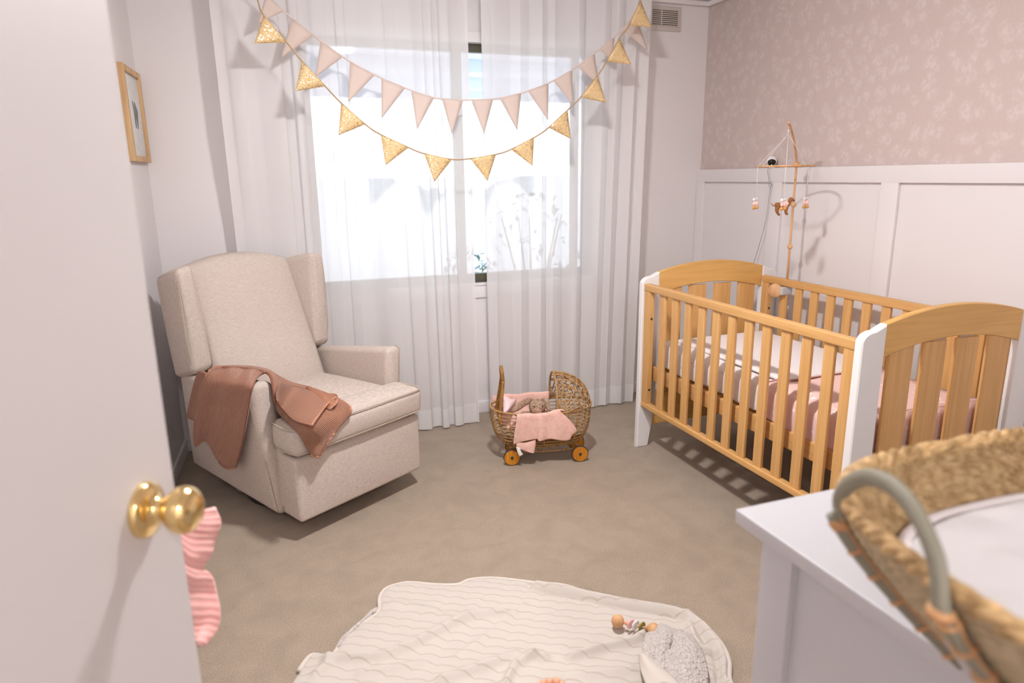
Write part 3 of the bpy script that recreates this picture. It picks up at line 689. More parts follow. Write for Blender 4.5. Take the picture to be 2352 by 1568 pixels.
for z in (0.25, 1.75):
    tube(MB(), [(-0.018, -0.828, z), (-0.018, -0.828, z+0.09)], 0.007, 10).build('hinge', M['brass'], dr)
# pink knitted garment hanging behind the door edge
kp = E0+DM*0.0455
K = lambda x, y, d=0.0: at(x, y, kp+DM*d, DM)
t = thing('pink_knit_blanket', K(440, 1165), 0, 'pink crochet baby blanket with a frilled edge hanging behind the door edge', 'blanket')
o0 = Vector(t.location)
KR = [[(392, 1150), (425, 1163), (455, 1172), (490, 1168)], [(394, 1175), (430, 1190), (465, 1195), (499, 1190)], [(398, 1205), (432, 1222), (465, 1225), (496, 1222)], [(402, 1240), (430, 1262), (460, 1262), (482, 1262)],
      [(408, 1275), (430, 1292), (448, 1298), (463, 1300)], [(412, 1310), (440, 1322), (462, 1322), (478, 1325)], [(418, 1350), (442, 1352), (470, 1355), (492, 1355)], [(424, 1400), (448, 1400), (475, 1400), (498, 1402)], [(430, 1440), (452, 1442), (475, 1440), (496, 1445)], [(436, 1470), (448, 1482), (456, 1480), (463, 1479)]]
rows = [[K(x, y, 0.006*math.sin(i*0.9+j*1.3))-o0 for j, (x, y) in enumerate(r)] for i, r in enumerate(KR)]
mb = MB(); G = patch(mb, rows, 8, 8, 0.010, lambda a, b: 0.0015*math.sin(a*30)); mb.build('knitted_cloth', M['pinkknit'], t)
tube(MB(), [r[-1] for r in G], 0.0045, 8).build('frilled_edge', M['paletrim'], t)

bkn = E0-DT*0.068+DM*0.070+Vector((0, 0, 1.030))
tube(MB(), crom([K(440, 1170)-o0, bkn+Vector((0, 0, 0.030))-o0, bkn+Vector((-0.014, 0.004, 0.032))-o0, K(425, 1185)-o0], 6), 0.004, 8).build('hanging_loop', M['paletrim'], t)

# ------------------------------------------------------------------ crib
crib = thing('crib', (2.17, 2.30, 0), 0, 'wooden baby crib with white corner posts and arched ends against the right wall', 'crib')
CO = Vector((2.17, 2.30, 0))
def cbox(name, lo, hi, mt, r=0.003, n=2):
    return rbox(name, Vector(lo)-CO, Vector(hi)-CO, mt, crib, r, n)
X0, X1 = 1.757, 2.585
def arch_top(x):   # height of the arch's upper edge
    return 0.924+0.043*(1-((x-2.17)/0.315)**2)
def post(front, y0, y1):
    top = []
    if front: xo, xi, s = X0, X0+0.098, 1
    else: xo, xi, s = X1, X1-0.098, -1
    zi = 0.924; zo = 0.868
    pts = [(xi, zi)]
    for k in range(9):
        t = k/8; a = PI/2*t
        pts.append((xo+s*(0.052-0.052*math.sin(a)), zo-0.0+0.036*math.cos(a)*1.0))
    pts += [(xo, 0.30), (xo-s*0.004, 0.0), (xo+s*0.062, 0.0), (xi-s*0.010, 0.16), (xi, 0.27)]
    if not front: pts = list(reversed(pts))
    a2 = sum(pts[i][0]*pts[(i+1) % len(pts)][1]-pts[(i+1) % len(pts)][0]*pts[i][1] for i in range(len(pts)))
    if a2 < 0: pts.reverse()
    mb = MB(); prism(mb, pts, y0, y1, 0.004, lambda a, b, y: Vector((a, y, b))-CO)
    recalc(mb.build('post', M['cribwhite'], crib, True, 40))
for (y0, y1) in ((1.603, 1.636), (2.958, 2.991)):
    post(True, y0, y1); post(False, y0, y1)
    # arch
    xs = [X0+0.098+(X1-X0-0.196)*k/28 for k in range(29)]
    poly = [(x, 0.812+0.044*(1-((x-2.17)/0.315)**2)) for x in xs]+[(x, arch_top(x)) for x in reversed(xs)]
    mb = MB(); prism(mb, poly, y0+0.003, y1-0.003, 0.003, lambda a, b, y: Vector((a, y, b))-CO)
    recalc(mb.build('arched_rail', M['wood_x'], crib, True, 40))
    for a, b in ((1.890, 1.995), (2.040, 2.143), (2.192, 2.295), (2.345, 2.450)):
        cbox('end_slat', (a, y0+0.009, 0.26), (b, y1-0.009, 0.845), M['wood_z'])
    cbox('end_rail', (X0+0.085, y0+0.004, 0.118), (X1-0.085, y1-0.004, 0.285), M['wood_x'])
for side, (xa, xb) in enumerate(((1.766, 1.800), (2.542-0.06, 2.576-0.06))):
    cbox('side_rail', (xa, 1.636, 0.836), (xb, 2.958, 0.872), M['wood_y'], 0.005, 3)
    cbox('side_rail', (xa, 1.636, 0.229), (xb, 2.958, 0.256), M['wood_y'], 0.005, 3)
    xm = (xa+xb)/2
    for k in range(11):
        y = 2.801-0.1045*k; cbox('slat', (xm-0.008, y-0.0235, 0.252), (xm+0.008, y+0.0235, 0.840), M['wood_z'], 0.004, 3)
    for y in (1.6375, 2.906):
        cbox('side_stile', (xa+0.003, y, 0.252), (xb-0.003, y+0.050, 0.838), M['wood_z'], 0.002)
        for z in (0.33, 0.70):
            x = xb-0.003; yy = y+(0.050 if y < 2 else 0)
            lathe(MB(), [(0.006, -0.001), (0.006, 0.0015), (0.004, 0.002)], Vector(((xa+xb)/2, yy, z))-CO, (0, 1 if y < 2 else -1, 0), 12).build('bolt', M['dark'], crib)
for xa in (1.812, 2.448):
    cbox('base_rail', (xa, 1.64, 0.372), (xa+0.022, 2.955, 0.444), M['wood_y'], 0.003)
for k in range(13):
    y = 1.70+0.097*k; cbox('base_slat', (1.834, y, 0.425), (2.448, y+0.06, 0.437), M['wood_x'], 0.002, 1)
# mattress with fitted sheet
mt_ = MB(); hexbox(mt_, [(x, y, z) for x in (-0.300, 0.315) for y in (-0.625, 0.625) for z in (0.0, 0.118)], 0.035, 4, 10, 0.008)
o = mt_.build('mattress', M['sprig']); o.location = (2.135, 2.302, 0.4445)
tag(o, 'crib mattress in a white sheet with tiny pink sprigs', 'mattress')
# ruffled sheet hanging over the front side
def side_drape(name, y0, y1, zt, zb, mtl, label, cat, seed, bulge=0.012, x_in=2.43, pipe=False, wave=0.006, lift=0.0, nf=26, xo=1.829):
    random.seed(seed); ny = int((y1-y0)/0.008); rows = []
    ph = [random.uniform(0, 6) for _ in range(4)]
    prof = [(x_in, zt+0.001), (2.2, zt+0.004), (2.0, zt+0.005), (1.90, zt+0.004), (1.865, zt+0.001), (1.845, zt-0.008), (1.836, zt-0.024), (1.834, zt-0.05), (1.833, zt-0.08), (1.832, zb+0.004), (1.834, zb)]
    prof = crom([Vector((a, 0, b)) for a, b in prof], 4)
    mb = MB(); W = len(prof)
    G = []
    for i in range(ny+1):
        y = y0+(y1-y0)*i/ny; row = []
        for k, p in enumerate(prof):
            d = max(0, (k/W-0.45)/0.55)
            f = wave*d*(math.sin(y*nf*2*PI/1.3*1.0+ph[0]+3*d)+0.6*math.sin(y*nf*1.73+ph[1]))
            x = p.x-f*0.7-bulge*math.sin(PI*min(1, d*1.05))*(0.7+0.3*math.sin(y*17+ph[2]))-0.004
            z = p.z+lift+(0.012*math.sin(y*13+ph[3])*d*d if k > W*0.6 else 0)+0.0015*math.sin(y*31+k)+0.003*math.sin(p.x*21+y*9)
            if d == 0: z += 0.003*mnoise.noise(Vector((p.x*9, y*9, 0)))
            row.append(Vector((max(x, 1.815 if z > 0.44 else 1.805), y, z)))
        G.append(row)
    o_ = Vector((2.1, (y0+y1)/2, zt))
    G = [[p-o_ for p in r] for r in G]
    rows = [G[i] for i in range(0, len(G))]
    grid(mb, rows)
    ob = mb.build(name, mtl); ob.location = o_
    md = ob.modifiers.new('thickness', 'SOLIDIFY'); md.thickness = 0.006; md.offset = 1
    tag(ob, label, cat); 
    return ob, G
ob, G = side_drape('crib_sheet', 2.10, 2.905, 0.574, 0.462, M['sprig'], 'white sprigged crib sheet rumpled over the mattress side at the far end', 'sheet', 4, 0.006, wave=0.0035, nf=22)
ob, G = side_drape('crib_quilt', 1.665, 2.125, 0.580, 0.440, M['stars'], 'pink crib quilt with pale star dots covering the near end of the mattress', 'quilt', 9, 0.016, wave=0.004, nf=14)
mb = MB(); tube(mb, [p+Vector((0, 0, 0.003)) for p in G[-1]], 0.003, 6); mb.build('piped_edge', M['pinkpipe'], ob)
# end of the quilt dropping at the near end
mb = MB(); patch(mb, [[Vector((x, 1.672+0.006*math.sin(x*23), 0.585)) for x in (1.84, 1.95, 2.1, 2.25, 2.42)], [Vector((x, 1.652+0.004*math.sin(x*31), 0.558)) for x in (1.84, 1.95, 2.1, 2.25, 2.42)],
               [Vector((x, 1.647+0.006*math.sin(x*40), 0.50)) for x in (1.84, 1.95, 2.1, 2.25, 2.42)], [Vector((x, 1.650+0.005*math.sin(x*40), 0.445)) for x in (1.84, 1.95, 2.1, 2.25, 2.42)]], 8, 6, 0.006)
q = mb.build('quilt_end_fold', M['stars'], ob); q.location = -Vector(ob.location)
mb = MB(); hexbox(mb, [(1.90, 2.095, 0.584), (1.90, 2.095, 0.600), (1.905, 2.86, 0.578), (1.905, 2.86, 0.594), (2.43, 2.10, 0.584), (2.43, 2.10, 0.600), (2.425, 2.86, 0.578), (2.425, 2.86, 0.594)], 0.007, 3, 12, 0.003)
o = mb.build('folded_blanket', M['mattress']); tag(o, 'white blanket folded flat on the crib bed with a pink piped edge', 'blanket')
tube(MB(), [(1.905, 2.0935, 0.592), (2.05, 2.0925, 0.592), (2.25, 2.096, 0.592), (2.425, 2.0985, 0.592)], 0.003, 6).build('piped_edge', M['pinkpipe'], o)

# ------------------------------------------------------------------ mobile on the crib rail
mo = thing('crib_mobile', (2.499, 2.79, 0.872), 0, 'wooden crib mobile on a beaded pole with a hoop and felt toys', 'crib mobile')
MO = Vector(mo.location)
pole = [(2.499, 2.787, 0.80), (2.499, 2.787, 1.43)]
tube(MB(), [Vector(p)-MO for p in pole], 0.0055, 12).build('pole', M['rod'], mo)
TIP = Vector((2.30, 2.634, 1.616))
arm = crom([(2.499, 2.787, 1.43), (2.478, 2.770, 1.475), (2.40, 2.71, 1.555), (2.335, 2.661, 1.602), tuple(TIP), (2.285, 2.62, 1.622)], 6)
tube(MB(), [p-MO for p in arm], 0.0052, 12).build('arm', M['rod'], mo)
for z, r in ((1.036, 0.0135), (1.245, 0.0135), (1.438, 0.016)):
    sph(MB(), Vector((2.499, 2.787, z))-MO, r, 24).build('bead', M['ball'], mo)
lathe(MB(), [(0.004, 0), (0.032, 0.001), (0.035, 0.004), (0.035, 0.020), (0.032, 0.024), (0.004, 0.0245)], Vector((2.462, 2.822, 0.812))-MO, (-0.75, -0.66, 0), 32).build('clamp_knob', M['ball'], mo)
mb = MB(); box(mb, Vector((2.462, 2.775, 0.79))-MO, Vector((2.53, 2.835, 0.832))-MO, 0.006); mb.build('clamp', M['clear'], mo, True, 50)
HC = Vector((2.297, 2.632, 1.430))
sq = (FW-Vector((0, 0, FW.z))).normalized()
circ = [HC+Vector((math.cos(a), math.sin(a), 0))*0.126 for a in [2*PI*k/64 for k in range(64)]]
tube(MB(), [p-MO for p in circ], 0.0036, 8, closed=True).build('hoop', M['rod'], mo)
tube(MB(), [TIP+Vector((math.cos(a)*0.010, math.sin(a)*0.004, math.sin(a)*0.010-0.012))-MO for a in [2*PI*k/20 for k in range(20)]], 0.0012, 6, closed=True).build('ring', M['rod'], mo)
angs = [math.radians(q)-YAW for q in (178, 15, 250)]
knot = TIP+Vector((0, 0, -0.045))
tube(MB(), [TIP+Vector((0, 0, -0.02))-MO, knot-MO], 0.003, 6).build('string_knot', M['string'], mo)
for a in angs+[math.radians(196)-YAW]: tube(MB(), [knot-MO, HC+Vector((math.cos(a), math.sin(a), 0))*0.126-MO], 0.0012, 5).build('string', M['string'], mo)
# felt toys: dog in the middle, bundles of berries around
D0 = HC+Vector((0.0, 0.0, -0.185))
rx = RT.copy(); rx.z = 0; rx.normalize()
def dv(a, b, c=0): return D0-MO+rx*a+Vector((0, 0, b))+Vector((-rx.y, rx.x, 0))*c
tube(MB(), [HC-MO, dv(0.0, 0.015)], 0.0009, 5).build('string', M['string'], mo)
for a in angs: tube(MB(), [HC+Vector((math.cos(a), math.sin(a), 0))*0.126-MO, HC+Vector((math.cos(a), math.sin(a), 0))*0.126-MO+Vector((0, 0, -0.150))], 0.0009, 5).build('string', M['string'], mo)
dog = MB()
tube(dog, crom([dv(-0.034, 0.004), dv(-0.025, 0.008), dv(0, 0.006), dv(0.02, 0.008), dv(0.030, 0.020), dv(0.036, 0.030)], 4), [0.004, 0.008, 0.0115, 0.013, 0.014, 0.013, 0.012, 0.011, 0.0105, 0.011, 0.012, 0.012, 0.0125, 0.012, 0.0115, 0.010, 0.009, 0.008, 0.008, 0.008, 0.007], 12)
sph(dog, dv(0.037, 0.033), 0.011, 14); tube(dog, [dv(0.040, 0.032), dv(0.050, 0.030), dv(0.056, 0.028)], [0.008, 0.006, 0.004], 10)
for s in (-1, 1):
    tube(dog, crom([dv(-0.022, 0.002, s*0.006), dv(-0.024, -0.018, s*0.007), dv(-0.018, -0.030, s*0.007), dv(-0.012, -0.038, s*0.007)], 3), [0.009, 0.008, 0.007, 0.006, 0.005, 0.0045, 0.004, 0.004, 0.004, 0.004], 8)
    tube(dog, crom([dv(0.020, 0.002, s*0.006), dv(0.018, -0.016, s*0.007), dv(0.020, -0.028, s*0.007), dv(0.025, -0.036, s*0.007)], 3), [0.008, 0.007, 0.006, 0.005, 0.005, 0.0045, 0.004, 0.004, 0.004, 0.004], 8)
    tube(dog, [dv(0.034, 0.040, s*0.009), dv(0.033, 0.028, s*0.013), dv(0.034, 0.022, s*0.012)], [0.003, 0.005, 0.002], 8)
tube(dog, crom([dv(-0.032, 0.006), dv(-0.045, 0.008), dv(-0.055, 0.020)], 4), [0.004, 0.0035, 0.003, 0.003, 0.0025, 0.002, 0.002, 0.0015, 0.001], 6)
dog.build('felt_dog', M['felt_brown'], mo)
mb = MB(); tube(mb, crom([dv(0.004, 0.002), dv(0.014, 0.009), dv(0.026, 0.016)], 4), [0.013, 0.0155, 0.016, 0.0155, 0.015, 0.013, 0.0125, 0.012, 0.0105], 12); mb.build('felt_scarf', M['felt_pink'], mo)
for a in angs:
    P_ = HC+Vector((math.cos(a), math.sin(a), 0))*0.126-MO+Vector((0, 0, -0.150))
    f = MB(); sph(f, P_+Vector((-.008, 0, 0.0)), 0.008, 12); sph(f, P_+Vector((.008, 0.004, 0.003)), 0.0075, 12); f.build('felt_bauble', M['felt_white'], mo)
    f = MB(); sph(f, P_+rx*0.006+Vector((0, 0, -0.018)), (0.008, 0.008, 0.011), 12); sph(f, P_-rx*0.006+Vector((0, 0, -0.019)), (0.007, 0.007, 0.010), 12); f.build('felt_bauble', M['felt_pink'], mo)
    f = MB(); sph(f, P_+rx*0.008+Vector((0, 0, -0.036)), 0.0085, 12); sph(f, P_-rx*0.007+Vector((0, 0, -0.038)), 0.0085, 12); f.build('felt_bauble', M['felt_orange'], mo)
# baby monitor camera standing on the cap rail
bm = thing('baby_monitor', (2.638, 3.13, 1.426), 0, 'small white and black baby monitor camera on the panelling cap rail', 'baby monitor')
sph(MB(), (-0.018, -0.02, 0.036), 0.027, 28).build('head', M['white'], bm)
nd = Vector((-0.62, -0.74, -0.12)).normalized()
lathe(MB(), [(0.0005, 0.0283), (0.010, 0.0272), (0.0165, 0.0228), (0.021, 0.0175), (0.0215, 0.014)], (-0.018, -0.02, 0.033), nd, 28).build('lens_face', M['lens'], bm)
lathe(MB(), [(0.018, 0), (0.018, 0.003), (0.009, 0.007), (0.008, 0.014)], (-0.006, -0.012, 0), (0, 0, 1), 20).build('foot', M['white'], bm)
sph(MB(), Vector((-0.018, -0.02, 0.033))+nd*0.0262+Vector((0, 0, -0.014)), 0.002, 8).build('status_light', M['led'], bm)
cb_ = crom([(-0.030, -0.012, 0.006), (-0.040, -0.02, -0.02), (-0.036, -0.035, -0.075), (-0.034, -0.05, -0.085), (-0.034, -0.040, -0.10), (-0.034, -0.03, -0.09), (-0.034, -0.045, -0.07), (-0.033, -0.04, -0.13), (-0.033, -0.02, -0.30), (-0.032, 0.03, -0.46), (-0.032, 0.08, -0.62), (-0.032, 0.09, -0.9)], 6)
tube(MB(), cb_, 0.0018, 6).build('power_cable', M['cable'], bm)

# ------------------------------------------------------------------ armchair
CH0 = Vector((0.037, 2.581, 0)); CA = math.atan2(0.52972, 0.84817)
CU = Vector((0.84817, 0.52972, 0)); CV = Vector((-0.52972, 0.84817, 0))
ch = thing('armchair', CH0, CA, 'oatmeal linen wingback recliner armchair in front of the left curtain', 'armchair')
def cpt(px, py, ax, val):
    """local chair coordinates of the point seen at a pixel on a chair plane u / v / z = val"""
    if ax == 'z': p = at(px, py, (0, 0, val), (0, 0, 1))
    elif ax == 'u': p = at(px, py, CH0+CU*val, CU)
    else: p = at(px, py, CH0+CV*val, CV)
    d = p-CH0; return Vector((d.dot(CU), d.dot(CV), d.z))
Lm = M['linen']
def hx(name, c, r, n=4, m=6, puff=0.0, mt=None):
    return hexbox(MB(), c, r, n, m, puff).build(name, mt or Lm, ch)
# corners order: (u0 v0 z0)(u0 v0 z1)(u0 v1 z0)(u0 v1 z1)(u1 ...)
hx('base_box', [(0.01, 0.09, 0.10), (0.01, 0.09, 0.375), (0.01, 0.82, 0.12), (0.01, 0.82, 0.375), (0.64, 0.09, 0.10), (0.64, 0.09, 0.375), (0.64, 0.82, 0.12), (0.64, 0.82, 0.375)], 0.02)
hx('footrest', [(0, -0.002, 0.085), (-0.004, 0.0, 0.352), (0.004, 0.125, 0.092), (0.0, 0.125, 0.352), (0.653, -0.002, 0.085), (0.657, 0.0, 0.352), (0.65, 0.125, 0.092), (0.655, 0.125, 0.352)], 0.014, puff=0.006)
def side_arm(sgn):
    if sgn < 0: o0, o1, i0, i1 = -0.002, -0.078, 0.070, 0.035
    else: o0, o1, i0, i1 = 0.655, 0.712, 0.585, 0.622
    a, b = (o0, i0) if sgn < 0 else (i0, o0); c, d = (o1, i1) if sgn < 0 else (i1, o1)
    cs = [(a, 0.150, 0.068), (c, 0.150, 0.648), (a, 0.840, 0.118), (c+(0.058 if sgn < 0 else 0), 0.815, 0.560), (b, 0.150, 0.068), (d, 0.150, 0.640), (b, 0.840, 0.118), (d-(0.045 if sgn > 0 else 0), 0.815, 0.552)]
    arm_ = hx('arm', cs, 0.026, 4, 8, 0.004)
    # seam cords on the front panel of the arm
    ou, in_ = (o0+0.012*-sgn*-1, i0) , 0
    mb = MB()
    for off in (0.010, 0.018):
        s = -sgn
        tube(mb, [Vector((o0+s*0.004, 0.150+off, 0.085)), Vector((o0+(o1-o0)*0.5-sgn*-0.0015*-1, 0.149+off, 0.36)), Vector((o1+s*0.003, 0.150+off+0.006, 0.625)), Vector((o1+s*0.02, 0.150+off+0.01, 0.645))], 0.0014, 5)
    mb.build('seam', M['piping'], arm_)
side_arm(-1); side_arm(1)
# seat cushion, T shaped: body + front ears
mb = MB(); hexbox(mb, [(0.075, 0.10, 0.368), (0.075, 0.10, 0.488), (0.075, 0.64, 0.36), (0.075, 0.64, 0.472), (0.585, 0.10, 0.368), (0.585, 0.10, 0.488), (0.585, 0.64, 0.36), (0.585, 0.64, 0.472)], 0.03, 4, 10, 0.02)
hexbox(mb, [(-0.012, -0.022, 0.360), (-0.014, -0.026, 0.482), (-0.004, 0.148, 0.368), (-0.004, 0.148, 0.490), (0.664, -0.022, 0.360), (0.666, -0.026, 0.482), (0.655, 0.148, 0.368), (0.655, 0.148, 0.490)], 0.032, 5, 12, 0.012)
sc = mb.build('seat_cushion', Lm, ch)
mb = MB()
def ring(z, e=0.0):
    r = 0.03; P = [(-0.004-e, 0.135), (-0.013-e, 0.06), (-0.014-e, 0.0+r*0.3), (0.012, -0.024-e), (0.1, -0.028-e), (0.33, -0.031-e), (0.56, -0.028-e), (0.64, -0.024-e), (0.666+e, 0.006), (0.665+e, 0.06), (0.657+e, 0.135)]
    return crom([Vector((a, b, z)) for a, b in P], 5)
tube(mb, [p+Vector((0, 0, 0.0)) for p in ring(0.477)], 0.0032, 6); tube(mb, ring(0.377, -0.0055), 0.0032, 6)
mb.build('piping', M['piping'], sc)
# backrest: arched and reclined between the wings
mb = MB(); nu_ = 26; loopn = []
def backpt(s, t, d):   # s across 0..1, t up 0..1, d 0 front 1 rear
    u = 0.322+(s-0.5)*(0.530-0.02*t)
    top = 1.022+0.046*(1-abs(2*s-1)**2.2)
    z = 0.40+(top-0.40)*t
    v = 0.560+0.240*t
    pf_ = (1-(2*s-1)**4)*(1-(2*t-1)**6)
    if d == 0: v -= 0.030*pf_+0.012*math.exp(-((t-0.25)/0.18)**2)*(1-(2*s-1)**2)
    else: v += 0.12-0.02*t
    return Vector((u, v, z))
for t_ in [0, .03, .07]+[0.1+0.84*k/20 for k in range(21)]+[0.96, 0.98, 0.993, 1.0]:
    r = []; q = max(0, (t_-0.95)/0.05); e = 0.022*(1-math.sqrt(max(0, 1-q*q)))
    for k in range(nu_+1): r.append(backpt(k/nu_, t_, 0)+Vector((0, e, 0)))
    for k in range(nu_, -1, -1): r.append(backpt(k/nu_, t_, 1)-Vector((0, e, 0)))
    loopn.append(r)
grid(mb, loopn, True); nC = len(loopn[0])
for k in range(nu_):
    a = (len(loopn)-1)*nC; mb.f.append((a+k, a+k+1, a+nC-2-k, a+nC-1-k))
recalc(mb.build('backrest', Lm, ch))
def wing(sgn):
    c = [(-0.034, 0.655, 0.592), (-0.044, 0.668, 1.040), (-0.034, 0.830, 0.540), (-0.034, 0.900, 0.990), (0.060, 0.650, 0.606), (0.030, 0.680, 1.056), (0.092, 0.800, 0.560), (0.092, 0.880, 1.018)]
    pp = crom([(-0.026, 0.666, 0.612), (-0.035, 0.663, 0.70), (-0.039, 0.666, 0.85), (-0.038, 0.673, 0.98), (-0.034, 0.684, 1.025), (-0.032, 0.71, 1.027), (-0.029, 0.87, 0.990)], 6)
    if sgn > 0:
        mir = lambda p: Vector((0.650-p[0], p[1], p[2]))
        c = [mir(p) for p in (c[4:]+c[:4])]; c = [Vector((p.x, min(0.84, p.y-(0.018 if i < 4 else 0)), p.z)) for i, p in enumerate(c)]
        pp = [mir(p) for p in pp if p[1] < 0.835]
    wg = hx('wing', c, 0.026, 5, 8, 0.009)
    tube(MB(), pp, 0.0022, 6).build('piping', M['piping'], wg)
wing(-1); wing(1)
# recline handle cup and floor base
hp = Vector((-0.060, 0.232, 0.545))
mb = MB(); sph(mb, hp, (0.006, 0.030, 0.042), 20); mb.build('recline_handle', M['dark'], ch)
lathe(MB(), [(0.235, 0.0), (0.245, 0.004), (0.245, 0.016), (0.23, 0.022), (0.10, 0.024), (0.06, 0.03)], (0.32, 0.46, 0), (0, 0, 1), 48).build('swivel_base', M['dark'], ch)
mb = MB()
for u in (0.075, 0.56): box(mb, (u, 0.20, 0.028), (u+0.012, 0.66, 0.105), 0.004)
box(mb, (0.07, 0.24, 0.024), (0.58, 0.29, 0.05), 0.004); box(mb, (0.07, 0.56, 0.024), (0.58, 0.61, 0.05), 0.004)
mb.build('rocker_mechanism', mat('grey_steel', (0.45, 0.45, 0.44, 1), 0.4, 0.6), ch, True, 50)

# throw blanket over the left arm
tb = thing('throw_blanket', CH0, CA, 'terracotta pink knitted throw blanket with scalloped edge over the armchair arm', 'blanket')
def row(ax, val, pts, dz=0): return [cpt(x, y, ax, val)+Vector((0, 0, dz)) for x, y in pts]
def rowv(pts): return [cpt(x, y, a, v_) for x, y, a, v_ in pts]
R = [row('u', -0.064, [(449, 1024), (474, 1013), (512, 1070), (542, 1073)]),
     row('u', -0.072, [(447, 985), (486, 985), (524, 1005), (556, 1022)]),
     row('u', -0.088, [(456, 925), (494, 925), (535, 925), (572, 935)]),
     row('u', -0.100, [(470, 880), (506, 878), (548, 880), (581, 886)]),
     rowv([(482, 852, 'z', 0.660), (520, 846, 'z', 0.668), (562, 850, 'z', 0.670), (600, 858, 'z', 0.668)]),
     rowv([(508, 843, 'z', 0.665), (548, 845, 'z', 0.672), (592, 849, 'z', 0.674), (622, 860, 'z', 0.666)]),
     rowv([(596, 846, 'z', 0.640), (622, 852, 'z', 0.648), (636, 872, 'z', 0.630), (628, 900, 'z', 0.600)]),
     rowv([(662, 878, 'z', 0.545), (655, 898, 'z', 0.560), (645, 922, 'z', 0.555), (636, 940, 'z', 0.530)]),
     rowv([(712, 892, 'z', 0.520), (692, 915, 'z', 0.535), (672, 948, 'z', 0.525), (655, 965, 'z', 0.505)]),
     rowv([(765, 912, 'z', 0.515), (735, 940, 'z', 0.520), (710, 975, 'z', 0.512), (682, 992, 'v', -0.030)]),
     rowv([(806, 938, 'v', -0.038), (778, 968, 'v', -0.044), (742, 1008, 'v', -0.050), (700, 1018, 'v', -0.044)]),
     rowv([(790, 962, 'v', -0.040), (764, 1000, 'v', -0.050), (735, 1043, 'v', -0.050), (714, 1046, 'v', -0.044)])]
def rip(a, b): return 0.0035*math.sin(b*15+a*3)*(0.5+0.5*math.sin(a*7))+0.004*math.sin(b*9+1)*(1 if a > 0.55 else 0.35)
mb = MB(); G = patch(mb, R, 12, 8, 0.009, rip); mb.build('knitted_cloth', M['throw'], tb)
def scallop(pts, name='scalloped_edge', step=0.022, r=0.0045):
    L = [0]; mb = MB()
    for a, b in zip(pts[:-1], pts[1:]): L.append(L[-1]+(b-a).length)
    n = max(4, int(L[-1]/0.003)); out = []
    for i in range(n+1):
        d = L[-1]*i/n; k = max(j for j in range(len(L)) if L[j] <= d+1e-9); k = min(k, len(pts)-2)
        t = (d-L[k])/max(1e-9, L[k+1]-L[k]); out.append((pts[k].lerp(pts[k+1], t), d))
    rr = [r*(0.55+0.75*abs(math.sin(PI*d/step))) for _, d in out]
    tube(mb, [p for p, _ in out], rr, 8); return mb.build(name, M['scallop'], tb)
scallop(G[0]); scallop(G[-1]); scallop([r[0] for r in G[:40]]); scallop([r[0] for r in G[-26:]])
R2 = [row('u', -0.086, [(455, 852), (464, 852), (474, 856)]), row('u', -0.082, [(444, 890), (454, 892), (468, 895)]), row('u', -0.074, [(435, 930), (446, 932), (460, 935)]), row('u', -0.068, [(428, 958), (440, 962), (456, 968)])]
mb = MB(); patch(mb, R2, 6, 8, 0.008); mb.build('folded_flap', M['throw'], tb)
R3 = [rowv([(700, 895, 'z', 0.520), (706, 888, 'z', 0.540), (715, 890, 'z', 0.520)]), rowv([(715, 915, 'z', 0.525), (735, 903, 'z', 0.545), (750, 905, 'z', 0.515)]),
      rowv([(738, 930, 'z', 0.525), (755, 918, 'z', 0.540), (772, 908, 'z', 0.510)]), rowv([(755, 940, 'z', 0.515), (772, 925, 'z', 0.530), (775, 912, 'z', 0.510)])]
mb = MB(); G3 = patch(mb, R3, 8, 8, 0.008, lambda a, b: 0.004*math.sin(a*9)); mb.build('folded_corner', M['throwmoss'], tb); scallop(G3[-1])

R6 = [rowv([(640, 880, 'z', 0.615), (636, 900, 'z', 0.605), (634, 918, 'z', 0.590)]), rowv([(676, 888, 'z', 0.550), (664, 915, 'z', 0.560), (650, 940, 'z', 0.545)]),
      rowv([(722, 900, 'z', 0.535), (700, 930, 'z', 0.548), (676, 965, 'z', 0.530)]), rowv([(772, 912, 'z', 0.528), (742, 938, 'z', 0.536), (716, 978, 'z', 0.526), ])]
mb = MB(); G6 = patch(mb, R6, 8, 8, 0.008, lambda a, b: 0.003*math.sin(b*8)); mb.build('folded_layer', M['throw'], tb); scallop(G6[-1])

# ------------------------------------------------------------------ doll pram
PO = Vector((1.061, 2.99, 0)); PA = math.atan2(-0.23305, 0.97247)
PD = Vector((0.97247, -0.23305, 0)); PN = Vector((0.23305, 0.97247, 0))
pr = thing('doll_pram', PO, PA, 'small rattan doll pram with woven hood and golden wooden wheels on the carpet', 'doll pram')
def ppt(px, py, ax, val):
    if ax == 'z': p = at(px, py, (0, 0, val), (0, 0, 1))
    elif ax == 'n': p = at(px, py, PO+PN*val, PN)
    else: p = at(px, py, PO+PD*val, PD)
    d = p-PO; return Vector((d.dot(PD), d.dot(PN), d.z))
for (a, n_) in ((0.002, -0.006), (0.346, -0.006), (0.025, 0.145), (0.358, 0.145)):
    s = 1 if n_ > 0 else -1
    wh = lathe(MB(), [(0.002, -0.007), (0.0385, -0.007), (0.0385, 0.007), (0.002, 0.0072)], (a, n_, 0.0425), (0, s, 0), 40).build('wheel', M['wheel'], pr, True, 40)
    tube(MB(), [(a+math.cos(k*PI/20)*0.040, n_, 0.0425+math.sin(k*PI/20)*0.040) for k in range(40)], 0.0025, 8, closed=True, flat=2.6).build('tyre', M['rubber'], wh)
    lathe(MB(), [(0.0075, 0.006), (0.0075, 0.010), (0.004, 0.012)], (a, n_, 0.0425), (0, s, 0), 16).build('hub_cap', M['rubber'], wh)
mb = MB()
for a in (0.002, 0.346): tube(mb, [(a, 0.0, 0.0425), (a, 0.2, 0.0425)], 0.004, 8)
